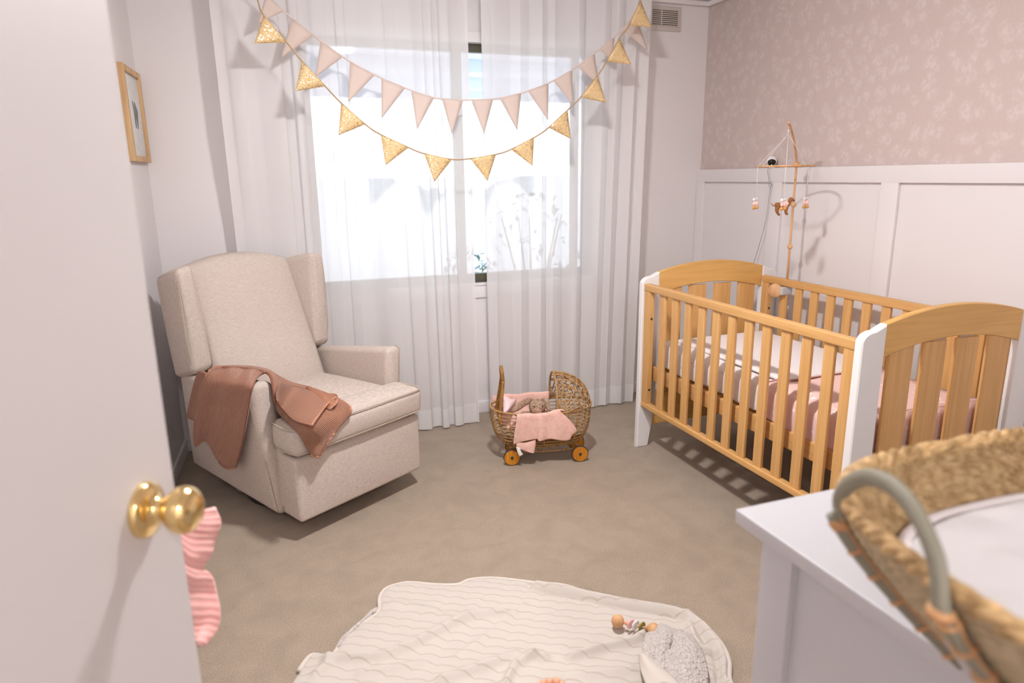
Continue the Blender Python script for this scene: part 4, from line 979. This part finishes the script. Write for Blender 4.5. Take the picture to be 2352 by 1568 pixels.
for n_ in (0.02, 0.18): tube(mb, [(-0.01, n_, 0.060), (0.17, n_, 0.054), (0.36, n_, 0.060)], 0.0045, 8)
for a in (0.002, 0.14, 0.20, 0.346): tube(mb, [(a, 0.02, 0.058), (a, 0.18, 0.058)], 0.004, 8); 
for a in (0.155, ): tube(mb, [(a, 0.018, 0.056), (a, 0.010, 0.10)], 0.003, 6)
mb.build('undercarriage', M['wicker'], pr)
def bend_r(t):      # body plan and half sizes by height
    k = max(0, 1-(1-min(1, t))**2.6)**0.5; return 0.178+0.075*k, 0.082+0.042*k
def bodypt(a, t, extra=0.0):
    ra, rn = bend_r(t); ra += extra; rn += extra
    e = 2.6; ca, sa = math.cos(a), math.sin(a)
    x = abs(ca)**(2/e)*math.copysign(1, ca)*ra; y = abs(sa)**(2/e)*math.copysign(1, sa)*rn
    lift = 0.012*(x/0.25)**2
    return Vector((0.163+x, 0.10+y, 0.078+0.185*t+lift))
mb = MB()
for i in range(11):
    t = i/10
    tube(mb, [bodypt(2*PI*k/72, t, 0.0015*math.sin(k*PI/2+i*PI)) for k in range(72)], 0.0027, 5, closed=True)
for k in range(20):
    a = 2*PI*k/20
    tube(mb, [bodypt(a, t/8, 0.001) for t in range(9)], 0.0028, 5)
tube(mb, [bodypt(2*PI*k/72, 1.02, 0.002) for k in range(72)], 0.0055, 8, closed=True)
for k in range(11):
    y = -0.07+0.014*k; tube(mb, [(0.163-0.17, 0.10+y, 0.08), (0.163+0.17, 0.10+y, 0.08)], 0.003, 5)
mb.build('woven_body', M['wicker'], pr)
# hood: quarter dome of arches at the right end
def hood(a, b):     # a: 0 front arch .. 1 rear rim; b: 0..1 over the top
    th = PI*b; ph = a*PI/2
    # centre at (0.235, 0.10); front arch vertical plane
    x = 0.232+0.180*math.sin(ph)*(0.35+0.65*math.sin(th)**0.5 if 0 < b < 1 else 0.35) + 0.0
    rn = 0.122*math.cos(ph)**0.35 if a < 0.98 else 0.03
    y = 0.10-math.cos(th)*rn
    z = 0.262+0.178*math.sin(th)**0.8*math.cos(ph)**0.85 if 0 < b < 1 else 0.262
    return Vector((x, y, z))
def dome(ph, th):
    """ph 0..pi/2 from the front arch backwards, th 0..pi across"""
    x = 0.228+0.186*math.sin(ph)*math.sin(th)**0.6
    y = 0.10-0.122*math.cos(th)
    z = 0.262+0.180*math.cos(ph)**0.8*math.sin(th)**0.75
    return Vector((x, y, z))
mb = MB()
for i in range(7):
    ph = PI/2*i/7
    tube(mb, [dome(ph, max(0.0, PI*k/28)) for k in range(29)], 0.0032 if i else 0.0055, 6)
for j in range(1, 12):
    th = PI*j/12
    tube(mb, [dome(PI/2*k/14, th) for k in range(15)], 0.0026, 5)
for j in range(1, 16, 2):    # crossing diagonals
    for s in (-1, 1):
        pts = []
        for k in range(10):
            th = PI*j/16+s*k*0.045
            if 0.05 < th < PI-0.05: pts.append(dome(PI/2*(k/9)*0.98, th))
        if len(pts) > 2: tube(mb, pts, 0.0022, 5)
mb.build('woven_hood', M['wicker'], pr)
hd = MB()
for n_ in (0.02, 0.18):
    pts = crom([(-0.045, n_, 0.20), (-0.052, n_, 0.25), (-0.040, n_+(0.02 if n_ < 0.1 else -0.02), 0.34), (-0.030, n_+(0.04 if n_ < 0.1 else -0.04), 0.42)], 6); tube(hd, pts, 0.0085, 10, flat=0.8)
tube(hd, crom([(-0.030, 0.06, 0.42), (-0.034, 0.068, 0.462), (-0.036, 0.10, 0.482), (-0.034, 0.132, 0.462), (-0.030, 0.14, 0.42)], 6), 0.0085, 10, flat=0.8)
hd.build('handle', mat('bent_cane', (0.40, 0.20, 0.045, 1), 0.4, col2=(0.27, 0.12, 0.03, 1), scale=50), pr)
# bedding inside the pram
pb = thing('pram_blanket', PO, PA, 'pink muslin cloth lining the doll pram and folded over its near side', 'blanket')
def prow(pts): return [ppt(*p) for p in pts]
g2 = lambda x, y: (1080+x/5.6, 820+y/5.6)
def P2(lst, off=0): return [ppt(*g2(x, y), ax, v_) for x, y, ax, v_ in lst]
rows = [[Vector((0.03+0.068*i, 0.06, 0.235)) for i in range(6)],
        [Vector((0.02+0.062*i, 0.0, 0.262+0.004*math.sin(i*2))) for i in range(6)],
        P2([(600, 745, 'n', -0.036), (770, 742, 'n', -0.036), (900, 735, 'n', -0.036), (1010, 715, 'n', -0.036), (1120, 675, 'n', -0.030), (1160, 690, 'n', -0.034)]),
        P2([(590, 860, 'n', -0.043), (795, 850, 'n', -0.038), (900, 860, 'n', -0.044), (1040, 850, 'n', -0.040), (1190, 800, 'n', -0.044), (1270, 800, 'n', -0.040)]),
        P2([(565, 1000, 'n', -0.043), (820, 980, 'n', -0.036), (900, 1000, 'n', -0.046), (1050, 980, 'n', -0.042), (1200, 940, 'n', -0.046), (1370, 940, 'n', -0.042)]),
        P2([(555, 1120, 'n', -0.040), (830, 1050, 'n', -0.034), (890, 1075, 'n', -0.044), (1050, 1050, 'n', -0.042), (1240, 1078, 'n', -0.044), (1300, 1010, 'n', -0.042)])]
mb = MB(); patch(mb, rows, 8, 8, 0.004, lambda a, b: 0.0035*math.sin(b*26)*a); mb.build('folded_front', M['muslin'], pb)
rows = [P2([(590, 1090, 'n', -0.036), (700, 1100, 'n', -0.034), (840, 1060, 'n', -0.034)]), P2([(600, 1150, 'n', -0.038), (710, 1150, 'n', -0.038), (842, 1120, 'n', -0.036)]), P2([(650, 1180, 'n', -0.038), (740, 1200, 'n', -0.038), (825, 1210, 'n', -0.036)]), P2([(760, 1222, 'n', -0.038), (790, 1232, 'n', -0.038), (815, 1235, 'n', -0.036)])]
mb = MB(); patch(mb, rows, 6, 6, 0.003); mb.build('hanging_corner', M['muslin'], pb)
rows = [P2([(590, 1150, 'n', -0.041), (640, 1165, 'n', -0.041)]), P2([(605, 1215, 'n', -0.043), (655, 1215, 'n', -0.043)]), P2([(632, 1278, 'n', -0.044), (682, 1250, 'n', -0.044)])]
mb = MB(); patch(mb, rows, 2, 3, 0.001); mb.build('care_tag', M['sil_white'], pb)
rows = [[Vector((-0.075+0.075*i, 0.222+0.004*math.sin(i*3), 0.300-0.006*(i == 0)+0.003*math.sin(i*5))) for i in range(5)], [Vector((-0.075+0.075*i, 0.213, 0.290)) for i in range(5)], [Vector((-0.065+0.072*i, 0.20, 0.23)) for i in range(5)], [Vector((-0.02+0.06*i, 0.14, 0.165)) for i in range(5)], [Vector((-0.01+0.06*i, 0.06, 0.16)) for i in range(5)], [Vector((0.0+0.06*i, -0.005, 0.20)) for i in range(5)]]
mb = MB(); patch(mb, rows, 8, 8, 0.004, lambda a, b: 0.004*math.sin(b*17+a*5)); mb.build('lining', M['muslin'], pb)
rows = [P2([(340, 545, 'z', 0.278), (400, 500, 'z', 0.292), (470, 500, 'z', 0.285)]), P2([(420, 610, 'z', 0.275), (470, 560, 'z', 0.288), (520, 540, 'z', 0.280)]), P2([(430, 720, 'z', 0.255), (500, 640, 'z', 0.275), (580, 545, 'z', 0.270)]), P2([(440, 735, 'z', 0.235), (500, 700, 'z', 0.245), (570, 620, 'z', 0.245)])]
mb = MB(); patch(mb, rows, 6, 6, 0.006); pc = mb.build('pale_cloth', M['paleleg'], pb)
# plush bunny lying inside
bn = thing('plush_bunny', PO, PA, 'beige plush bunny with long ears lying in the doll pram', 'soft toy')
mb = MB(); sph(mb, (0.145, 0.095, 0.268), (0.044, 0.040, 0.036), 28, jit=0.08); sph(mb, (0.140, 0.070, 0.255), (0.030, 0.026, 0.022), 20, jit=0.08)
mb.build('head', M['plush'], bn)
mb = MB(); sph(mb, (0.150, 0.100, 0.212), (0.07, 0.055, 0.035), 24, jit=0.08)
for s in (-1, 1): tube(mb, crom([(0.15+s*0.04, 0.10, 0.225), (0.15+s*0.075, 0.085, 0.235), (0.15+s*0.09, 0.06, 0.235)], 5), [0.014]*10+[0.011], 10)
mb.build('body', M['plush'], bn)
tube(MB(), crom([(0.125, 0.115, 0.298), (0.085, 0.105, 0.290), (0.045, 0.085, 0.272), (0.010, 0.065, 0.255)], 6), [0.006]+[0.010, 0.013, 0.016, 0.018]+[0.019]*8+[0.018, 0.016, 0.014, 0.011, 0.008, 0.004], 12, flat=0.55).build('ear', M['plush'], bn)
tube(MB(), crom([(0.168, 0.110, 0.298), (0.190, 0.092, 0.290), (0.196, 0.070, 0.270), (0.192, 0.058, 0.245)], 6), [0.006]+[0.010, 0.013, 0.016]+[0.017]*9+[0.016, 0.014, 0.011, 0.008, 0.006, 0.004], 12, flat=0.55).build('ear', M['plush'], bn)
sph(MB(), (0.140, 0.046, 0.264), (0.007, 0.004, 0.005), 12).build('nose', M['nose'], bn)
for s in (-1, 1): sph(MB(), (0.145+s*0.022, 0.060, 0.280), 0.0035, 10).build('eye', M['lens'], bn)

# ------------------------------------------------------------------ floor blanket
z7 = lambda x, y: (660+x/2.2615, 1300+y/2.2615)
OUT = [(60, 540), (120, 462), (180, 462), (240, 452), (290, 372), (345, 325), (400, 288), (448, 258), (478, 225), (480, 160), (515, 112), (600, 86), (660, 84), (760, 93), (880, 93), (940, 70), (1020, 60), (1120, 63), (1300, 85), (1440, 97), (1560, 137), (1700, 165), (1880, 196), (2000, 216), (2080, 242), (2180, 315), (2255, 400), (2295, 490), (2305, 606)]
OW = [at(*z7(x, y), (0, 0, 0.012), (0, 0, 1)) for x, y in OUT]
OW += [Vector((1.10, 1.22, 0.012)), Vector((0.98, 1.10, 0.012)), Vector((0.70, 1.05, 0.012)), Vector((0.40, 1.16, 0.012)), Vector((0.12, 1.34, 0.012)), Vector((-0.05, 1.55, 0.012)), Vector((-0.07, 1.70, 0.012))]
OC = crom(OW, 14, closed=True)
fb = thing('floor_blanket', (0.60, 1.55, 0), 0, 'cream cable knit baby blanket spread on the carpet in the foreground', 'blanket')
FO = Vector((0.60, 1.55, 0)); cen = Vector((0.60, 1.58, 0))
def fpx(x, y): p = at(*z7(x, y), (0, 0, 0.02), (0, 0, 1)); return (p.x, p.y)
RIDGES = [([fpx(230, 490), fpx(480, 480), fpx(640, 420), fpx(850, 310), fpx(980, 262), fpx(1120, 250)], 0.017, 0.022),
          ([fpx(800, 600), fpx(950, 550), fpx(1110, 500), fpx(1200, 470), fpx(1330, 478)], 0.018, 0.022),
          ([fpx(880, 470), fpx(1060, 350), fpx(1230, 200)], 0.013, 0.007), ([fpx(700, 230), fpx(900, 290), fpx(1000, 180)], 0.018, 0.006),
          ([fpx(1480, 478), fpx(1650, 430), fpx(1800, 395), fpx(1870, 350)], 0.016, 0.022), ([fpx(380, 560), fpx(560, 530), fpx(700, 510)], 0.016, 0.012),
          ([fpx(1300, 440), fpx(1480, 400), fpx(1700, 330)], 0.02, 0.005),
          ([fpx(1140, 600), fpx(1180, 520), fpx(1280, 478)], 0.011, 0.016), ([fpx(500, 190), fpx(620, 200), fpx(760, 230)], 0.016, 0.006),
          ([fpx(2080, 260), fpx(2110, 380), fpx(2150, 440), fpx(2240, 450)], 0.014, 0.020), ([fpx(2120, 520), fpx(2200, 560), fpx(2210, 606)], 0.012, 0.014),
          ([fpx(1450, 580), fpx(1600, 560), fpx(1780, 540)], 0.02, 0.010), ([fpx(150, 560), fpx(210, 520), fpx(200, 480)], 0.014, 0.016)]
EDGE = [fpx(*p) for p in ((1300, 98), (1560, 150), (1700, 180), (1880, 210), (2010, 232), (2100, 262), (2190, 335), (2258, 430), (2290, 520), (2296, 606))]+[(1.08, 1.25)]
def segd(x, y, L):
    best = 9
    for (ax, ay), (bx, by) in zip(L[:-1], L[1:]):
        dx, dy = bx-ax, by-ay; t = max(0, min(1, ((x-ax)*dx+(y-ay)*dy)/(dx*dx+dy*dy)))
        d = math.hypot(x-ax-dx*t, y-ay-dy*t); best = min(best, d)
    return best
def fheight(x, y, edge):
    z = 0.0
    for L, w_, h_ in RIDGES:
        d = segd(x, y, L)
        if d < w_*3: z += h_*math.exp(-(d/w_)**2)*min(1, edge/0.045)**0.8
    d = segd(x, y, EDGE)
    z += 0.020*math.exp(-(d/0.016)**2)-0.013*math.exp(-((d-0.030)/0.007)**2)
    z += 0.004*mnoise.noise(Vector((x*9, y*9, 0)))+0.003*mnoise.noise(Vector((x*23, y*23, 3)))
    base = 0.012+0.010*(1-math.exp(-edge/0.03))
    return max(0.004, base+z)
rows = []; NR = 90
for i in range(NR+1):
    s = 1-(i/NR)
    s = s if i else 1.0
    r = []
    for p in OC:
        q = cen+(Vector((p.x, p.y, 0))-cen)*s
        e = (Vector((p.x, p.y, 0))-q).length
        z = fheight(q.x, q.y, e)
        if i == 0: z = 0.002
        if i == 1: z = min(z, 0.016)
        r.append(Vector((q.x, q.y, z))-FO)
    rows.append(r)
inner = [[p+(Vector((cen.x, cen.y, 0))-FO-Vector((p.x, p.y, 0)))*0 for p in r] for r in rows]
mb = MB()
cu, sn_ = math.cos(0.55), math.sin(0.55)
grid(mb, inner, True, uvs=lambda i, j: ((inner[i][j].x*cu-inner[i][j].y*sn_), (inner[i][j].x*sn_+inner[i][j].y*cu)))
recalc(mb.build('knitted_cloth', M['cableknit'], fb))
# ribbed border strip + sherpa lining showing at the left rim and as the turned back corner
bd = MB(); k0 = 0
tube(bd, [Vector((p.x, p.y, 0.008))-FO for p in OC[:14*29:2]], 0.008, 8); bd.build('border', M['bandw'], fb)
mb = MB(); L1 = [at(*z7(x, y), (0, 0, 0.008), (0, 0, 1))-FO for x, y in ((262, 440), (300, 378), (350, 328), (400, 285), (440, 245), (475, 226))]
tube(mb, crom(L1, 6), [0.004]+[0.013]*29+[0.004], 10, flat=0.6); mb.build('sherpa_lining', M['sherpa'], fb)
# the sherpa corner: a plump folded heap
def heap(px, py, z):
    z = 0.02+(z-0.02)*0.62; p = at(*z7(px, py), (0, 0, z), (0, 0, 1)); return p-FO
R4 = [[heap(1870, 372, .04), heap(1912, 356, .05), heap(1990, 348, .055), heap(2060, 362, .050), heap(2090, 382, .040)],
      [heap(1862, 400, .058), heap(1925, 385, .078), heap(2000, 372, .082), heap(2085, 400, .072), heap(2125, 430, .05)],
      [heap(1850, 460, .060), heap(1915, 450, .078), heap(1985, 430, .082), heap(2085, 455, .084), heap(2150, 480, .05)],
      [heap(1862, 500, .055), heap(1915, 505, .060), heap(1965, 490, .080), heap(2080, 520, .084), heap(2170, 545, .05)],
      [heap(1890, 545, .050), heap(1925, 545, .058), heap(1965, 560, .072), heap(2080, 590, .080), heap(2175, 600, .05)],
      [heap(1920, 640, .045), heap(1950, 650, .055), heap(1985, 660, .066), heap(2080, 680, .070), heap(2170, 690, .045)]]
mb = MB(); patch(mb, R4, 8, 8, 0.03, lambda a, b: -0.016*math.exp(-((b-0.38-0.02*a)/0.07)**2)); mb.build('sherpa_corner', M['sherpa'], fb)
R5 = [[heap(1832, 458, .075), heap(1850, 462, .105), heap(1872, 478, .085)], [heap(1838, 520, .080), heap(1872, 505, .115), heap(1925, 522, .095)], [heap(1850, 575, .085), heap(1912, 552, .120), heap(1990, 575, .105)], [heap(1880, 650, .085), heap(1960, 612, .120), heap(2060, 645, .115)]]
mb = MB(); patch(mb, R5, 6, 8, 0.012); mb.build('turned_border', M['bandw'], fb)
# rattle
rt = thing('baby_rattle', (0.96, 1.61, 0.03), 0, 'wooden ball rattle with pink, white and olive rings on the cream blanket', 'rattle')
RO = Vector((0.96, 1.61, 0.03))
A_ = at(1419, 1426, (0, 0, 0.052), (0, 0, 1)); B_ = at(1501, 1445, (0, 0, 0.048), (0, 0, 1)); dd = (B_-A_).normalized()
sph(MB(), A_-RO, 0.0200, 32).build('wooden_ball', M['ball'], rt); sph(MB(), B_-RO, 0.0195, 32).build('wooden_ball', M['ball'], rt)
tube(MB(), [A_-RO, B_-RO], 0.003, 8).build('cord', M['string'], rt)
Ld = (B_-A_).length
for f, r_, mt__ in ((0.24, 0.0065, 'sil_peach'), (0.80, 0.0075, 'ball'), (0.62, 0.006, 'ball')): sph(MB(), A_+dd*Ld*f-RO, r_, 16).build('bead', M[mt__], rt)
tilt = (dd*0.9+Vector((-0.35, -0.45, 0.0))).normalized()
for f, mt__ in ((0.36, 'sil_pink'), (0.50, 'sil_white'), (0.68, 'sil_olive')):
    p_ = A_+dd*Ld*f-RO
    lathe(MB(), [(0.004, -0.0025), (0.0135, -0.0028), (0.0155, -0.0015), (0.016, 0), (0.0155, 0.0015), (0.0135, 0.0028), (0.004, 0.0025)], p_, tilt, 28).build('ring', M[mt__], rt)
te = thing('teething_ring', (0.62, 1.46, 0.03), 0, 'peach bead teething ring at the front edge of the cream blanket', 'teether')
TO = Vector((0.62, 1.46, 0.03)); tc_ = at(1268, 1583, (0, 0, 0.038), (0, 0, 1))
for k in range(10):
    a = 2*PI*k/10+0.16; sph(MB(), tc_+Vector((math.cos(a)*0.033, math.sin(a)*0.033, 0.002*math.sin(a*3)))-TO, 0.0103, 20).build('bead', M['sil_peach'], te)

# ------------------------------------------------------------------ dresser
DX, DY, DZ = 0.643, 0.787, 0.90
ds = thing('dresser', (DX+0.6, 0.2, 0), 0, 'white dresser in the right foreground carrying the woven basket', 'dresser')
DO = Vector((DX+0.6, 0.2, 0)); ly = -0.35; lx = 1.95
def dbox(name, lo, hi, r=0.002): return rbox(name, Vector(lo)-DO, Vector(hi)-DO, M['dresser'], ds, r, 3)
dbox('top_board', (DX, ly, DZ-0.0225), (lx, DY, DZ), 0.0025)
sx = DX+0.030
dbox('corner_stile', (sx, DY-0.092, 0), (sx+0.05, DY-0.030, DZ-0.0225)); dbox('corner_stile', (sx, ly+0.03, 0), (sx+0.05, ly+0.09, DZ-0.0225))
dbox('corner_stile', (lx-0.08, DY-0.092, 0), (lx-0.03, DY-0.030, DZ-0.0225))
dbox('side_panel', (sx+0.012, ly+0.05, 0.08), (sx+0.035, DY-0.085, DZ-0.022), 0.001)
dbox('side_rail', (sx+0.002, ly+0.05, 0.05), (sx+0.045, DY-0.085, 0.14)); dbox('back_panel', (sx+0.04, DY-0.05, 0.08), (lx-0.05, DY-0.036, DZ-0.022), 0.001)
# ------------------------------------------------------------------ changing basket
RZ = 1.070; BC = Vector((0.766, 0.166, DZ)); RA, RB = 0.278, 0.400
bk = thing('moses_basket', BC, 0, 'shallow woven palm changing basket with looped grey handles on the dresser', 'basket')
def sup(a, ra, rb, e=3.6):
    c_, s_ = math.cos(a), math.sin(a)
    return abs(c_)**(2/e)*math.copysign(1, c_)*ra, abs(s_)**(2/e)*math.copysign(1, s_)*rb
HB = RZ-DZ
def bprof(t):   # inward offset of the wall by height t 0 (rim) .. 1 (foot)
    return 0.135*t**1.35
def wallrow(t, inset, na=720, dz=0):
    r = []
    for k in range(na):
        a = 2*PI*k/na; x, y = sup(a, RA-bprof(t)-inset, RB-bprof(t)-inset)
        r.append(Vector((x, y, HB*(1-t)+dz)))
    return r
def weave(t, k, i): return 0.0020*math.cos(k*2*PI/6)*(1 if (i//3) % 2 else -1)
rows = []; NT = 108
for i in range(NT+1):
    t = i/NT; base = wallrow(t, 0)
    nx = []
    for k, p in enumerate(base):
        d = Vector((p.x, p.y, 0)).normalized(); nx.append(p+d*(weave(t, k, i)+0.0012*math.sin(i*2*PI/3)))
    rows.append(nx)
bot = [Vector((p.x*0.05, p.y*0.05, 0.0005)) for p in rows[-1]]; rows[-1] = [Vector((p.x, p.y, 0.002)) for p in rows[-1]]
mb = MB(); grid(mb, rows+[bot], True); recalc(mb.build('outer_weave', M['seagrass2'], bk))
rows = []
for i in range(NT+1):
    t = i/NT*0.93; base = wallrow(t, 0.012, dz=0.004*i/NT)
    rows.append([p+Vector((p.x, p.y, 0)).normalized()*(0.0028*math.cos(k*2*PI/6)*(1 if (i//3) % 2 else -1)+0.0012*math.sin(i*2*PI/3)) for k, p in enumerate(base)])
mb = MB(); grid(mb, rows+[[Vector((p.x*0.05, p.y*0.05, 0.012)) for p in rows[-1]]], True); mb.build('inner_weave', M['seagrass'], bk)
mb = MB(); na = 420; rim = wallrow(0, 0.006, na)
for s_ in range(3):
    pts = [rim[k]+Vector((rim[k].x, rim[k].y, 0)).normalized()*(0.005*math.cos(k*0.62+s_*2.094))+Vector((0, 0, 0.005*math.sin(k*0.62+s_*2.094))) for k in range(na)]
    tube(mb, pts, 0.0055, 7, closed=True)
mb.build('braided_rim', M['rimpalm'], bk)
# changing mat
rows = []
for (sc_, z) in ((0.30, 0.128), (0.5, 0.128), (0.7, 0.127), (0.85, 0.125), (0.94, 0.120), (0.985, 0.110), (1.0, 0.096), (0.95, 0.07), (0.85, 0.03)):
    rows.append([Vector((x, y, z+0.003*mnoise.noise(Vector((x*14, y*14, z*9))))) for x, y in [sup(2*PI*k/140, (RA-0.012-bprof(1-z/HB)-0.004 if False else (RA-0.050))*sc_, (RB-0.050)*sc_, 3.2) for k in range(140)]])
mb = MB(); grid(mb, [[Vector((0, 0, 0.128))]*140]+rows, True)
cm = recalc(mb.build('changing_mat', M['quilt'])); cm.location = BC; tag(cm, 'white quilted changing mat lying inside the woven basket', 'changing mat')
tube(MB(), [Vector((x, y, 0.108)) for x, y in [sup(2*PI*k/140, RA-0.053, RB-0.053, 3.2) for k in range(140)]], 0.0085, 8, closed=True).build('bound_edge', M['mattress'], cm)
# handles: a tape loop near the far left corner, its feet laced down the outside; and its twin on the other side
HPX = [(1930, 1190), (1930, 1141), (1956, 1107.5), (1997, 1096), (2042, 1111), (2084, 1149), (2117, 1201), (2144, 1265), (2156, 1318), (2161, 1392)]
f1 = at(1930, 1190, (0, 0, 1.052), (0, 0, 1)); f2 = at(2161, 1392, (0, 0, 1.062), (0, 0, 1))
hd_ = (f2-f1); hd_.z = 0; hn = Vector((-hd_.y, hd_.x, 0)).normalized()
loop = [at(x, y, f1, hn) for x, y in HPX]
def downs(p, n_=5):
    # strap running down the outer wall below the loop foot
    out = []
    d = p-BC; ang0 = None
    best = min(range(2000), key=lambda k: (Vector((*sup(2*PI*k/2000, RA, RB), 0))-Vector((d.x, d.y, 0))).length)
    for i in range(n_+1):
        t = 0.08+0.82*i/n_; x, y = sup(2*PI*best/2000, RA-bprof(t)+0.009, RB-bprof(t)+0.009); out.append(Vector((x, y, HB*(1-t))))
    return out
def handle(pts):
    L = [p-BC for p in pts]
    d1 = list(reversed(downs(pts[0]))); d2 = downs(pts[-1])
    path = crom(d1+L+d2, 6)
    h_ = tube(MB(), path, 0.0088, 12, flat=0.75).build('handle', M['tape'], bk)
    mb = MB()
    for dwn in (d1, d2):
        ps = crom(dwn, 6)
        for q in range(2, len(ps)-1, 5):
            a, b = ps[q], ps[q+1]; tube(mb, [a+(b-a)*0.2, a+(b-a)*0.6], 0.0106, 10)
        ps2 = [p+Vector((-0.0015, -0.011, 0)) for p in ps]; tube(mb, ps2, 0.0014, 6)
    for p_ in (L[0], L[-1]): 
        tube(mb, [p_+Vector((0, 0, -0.010)), p_+Vector((0.001, 0.0, -0.002))], 0.0108, 10)
    mb.build('leather_lacing', M['stitch'], h_)
handle(loop)
cx = BC.x
handle([Vector((2*cx-p.x, p.y, p.z)) for p in loop])
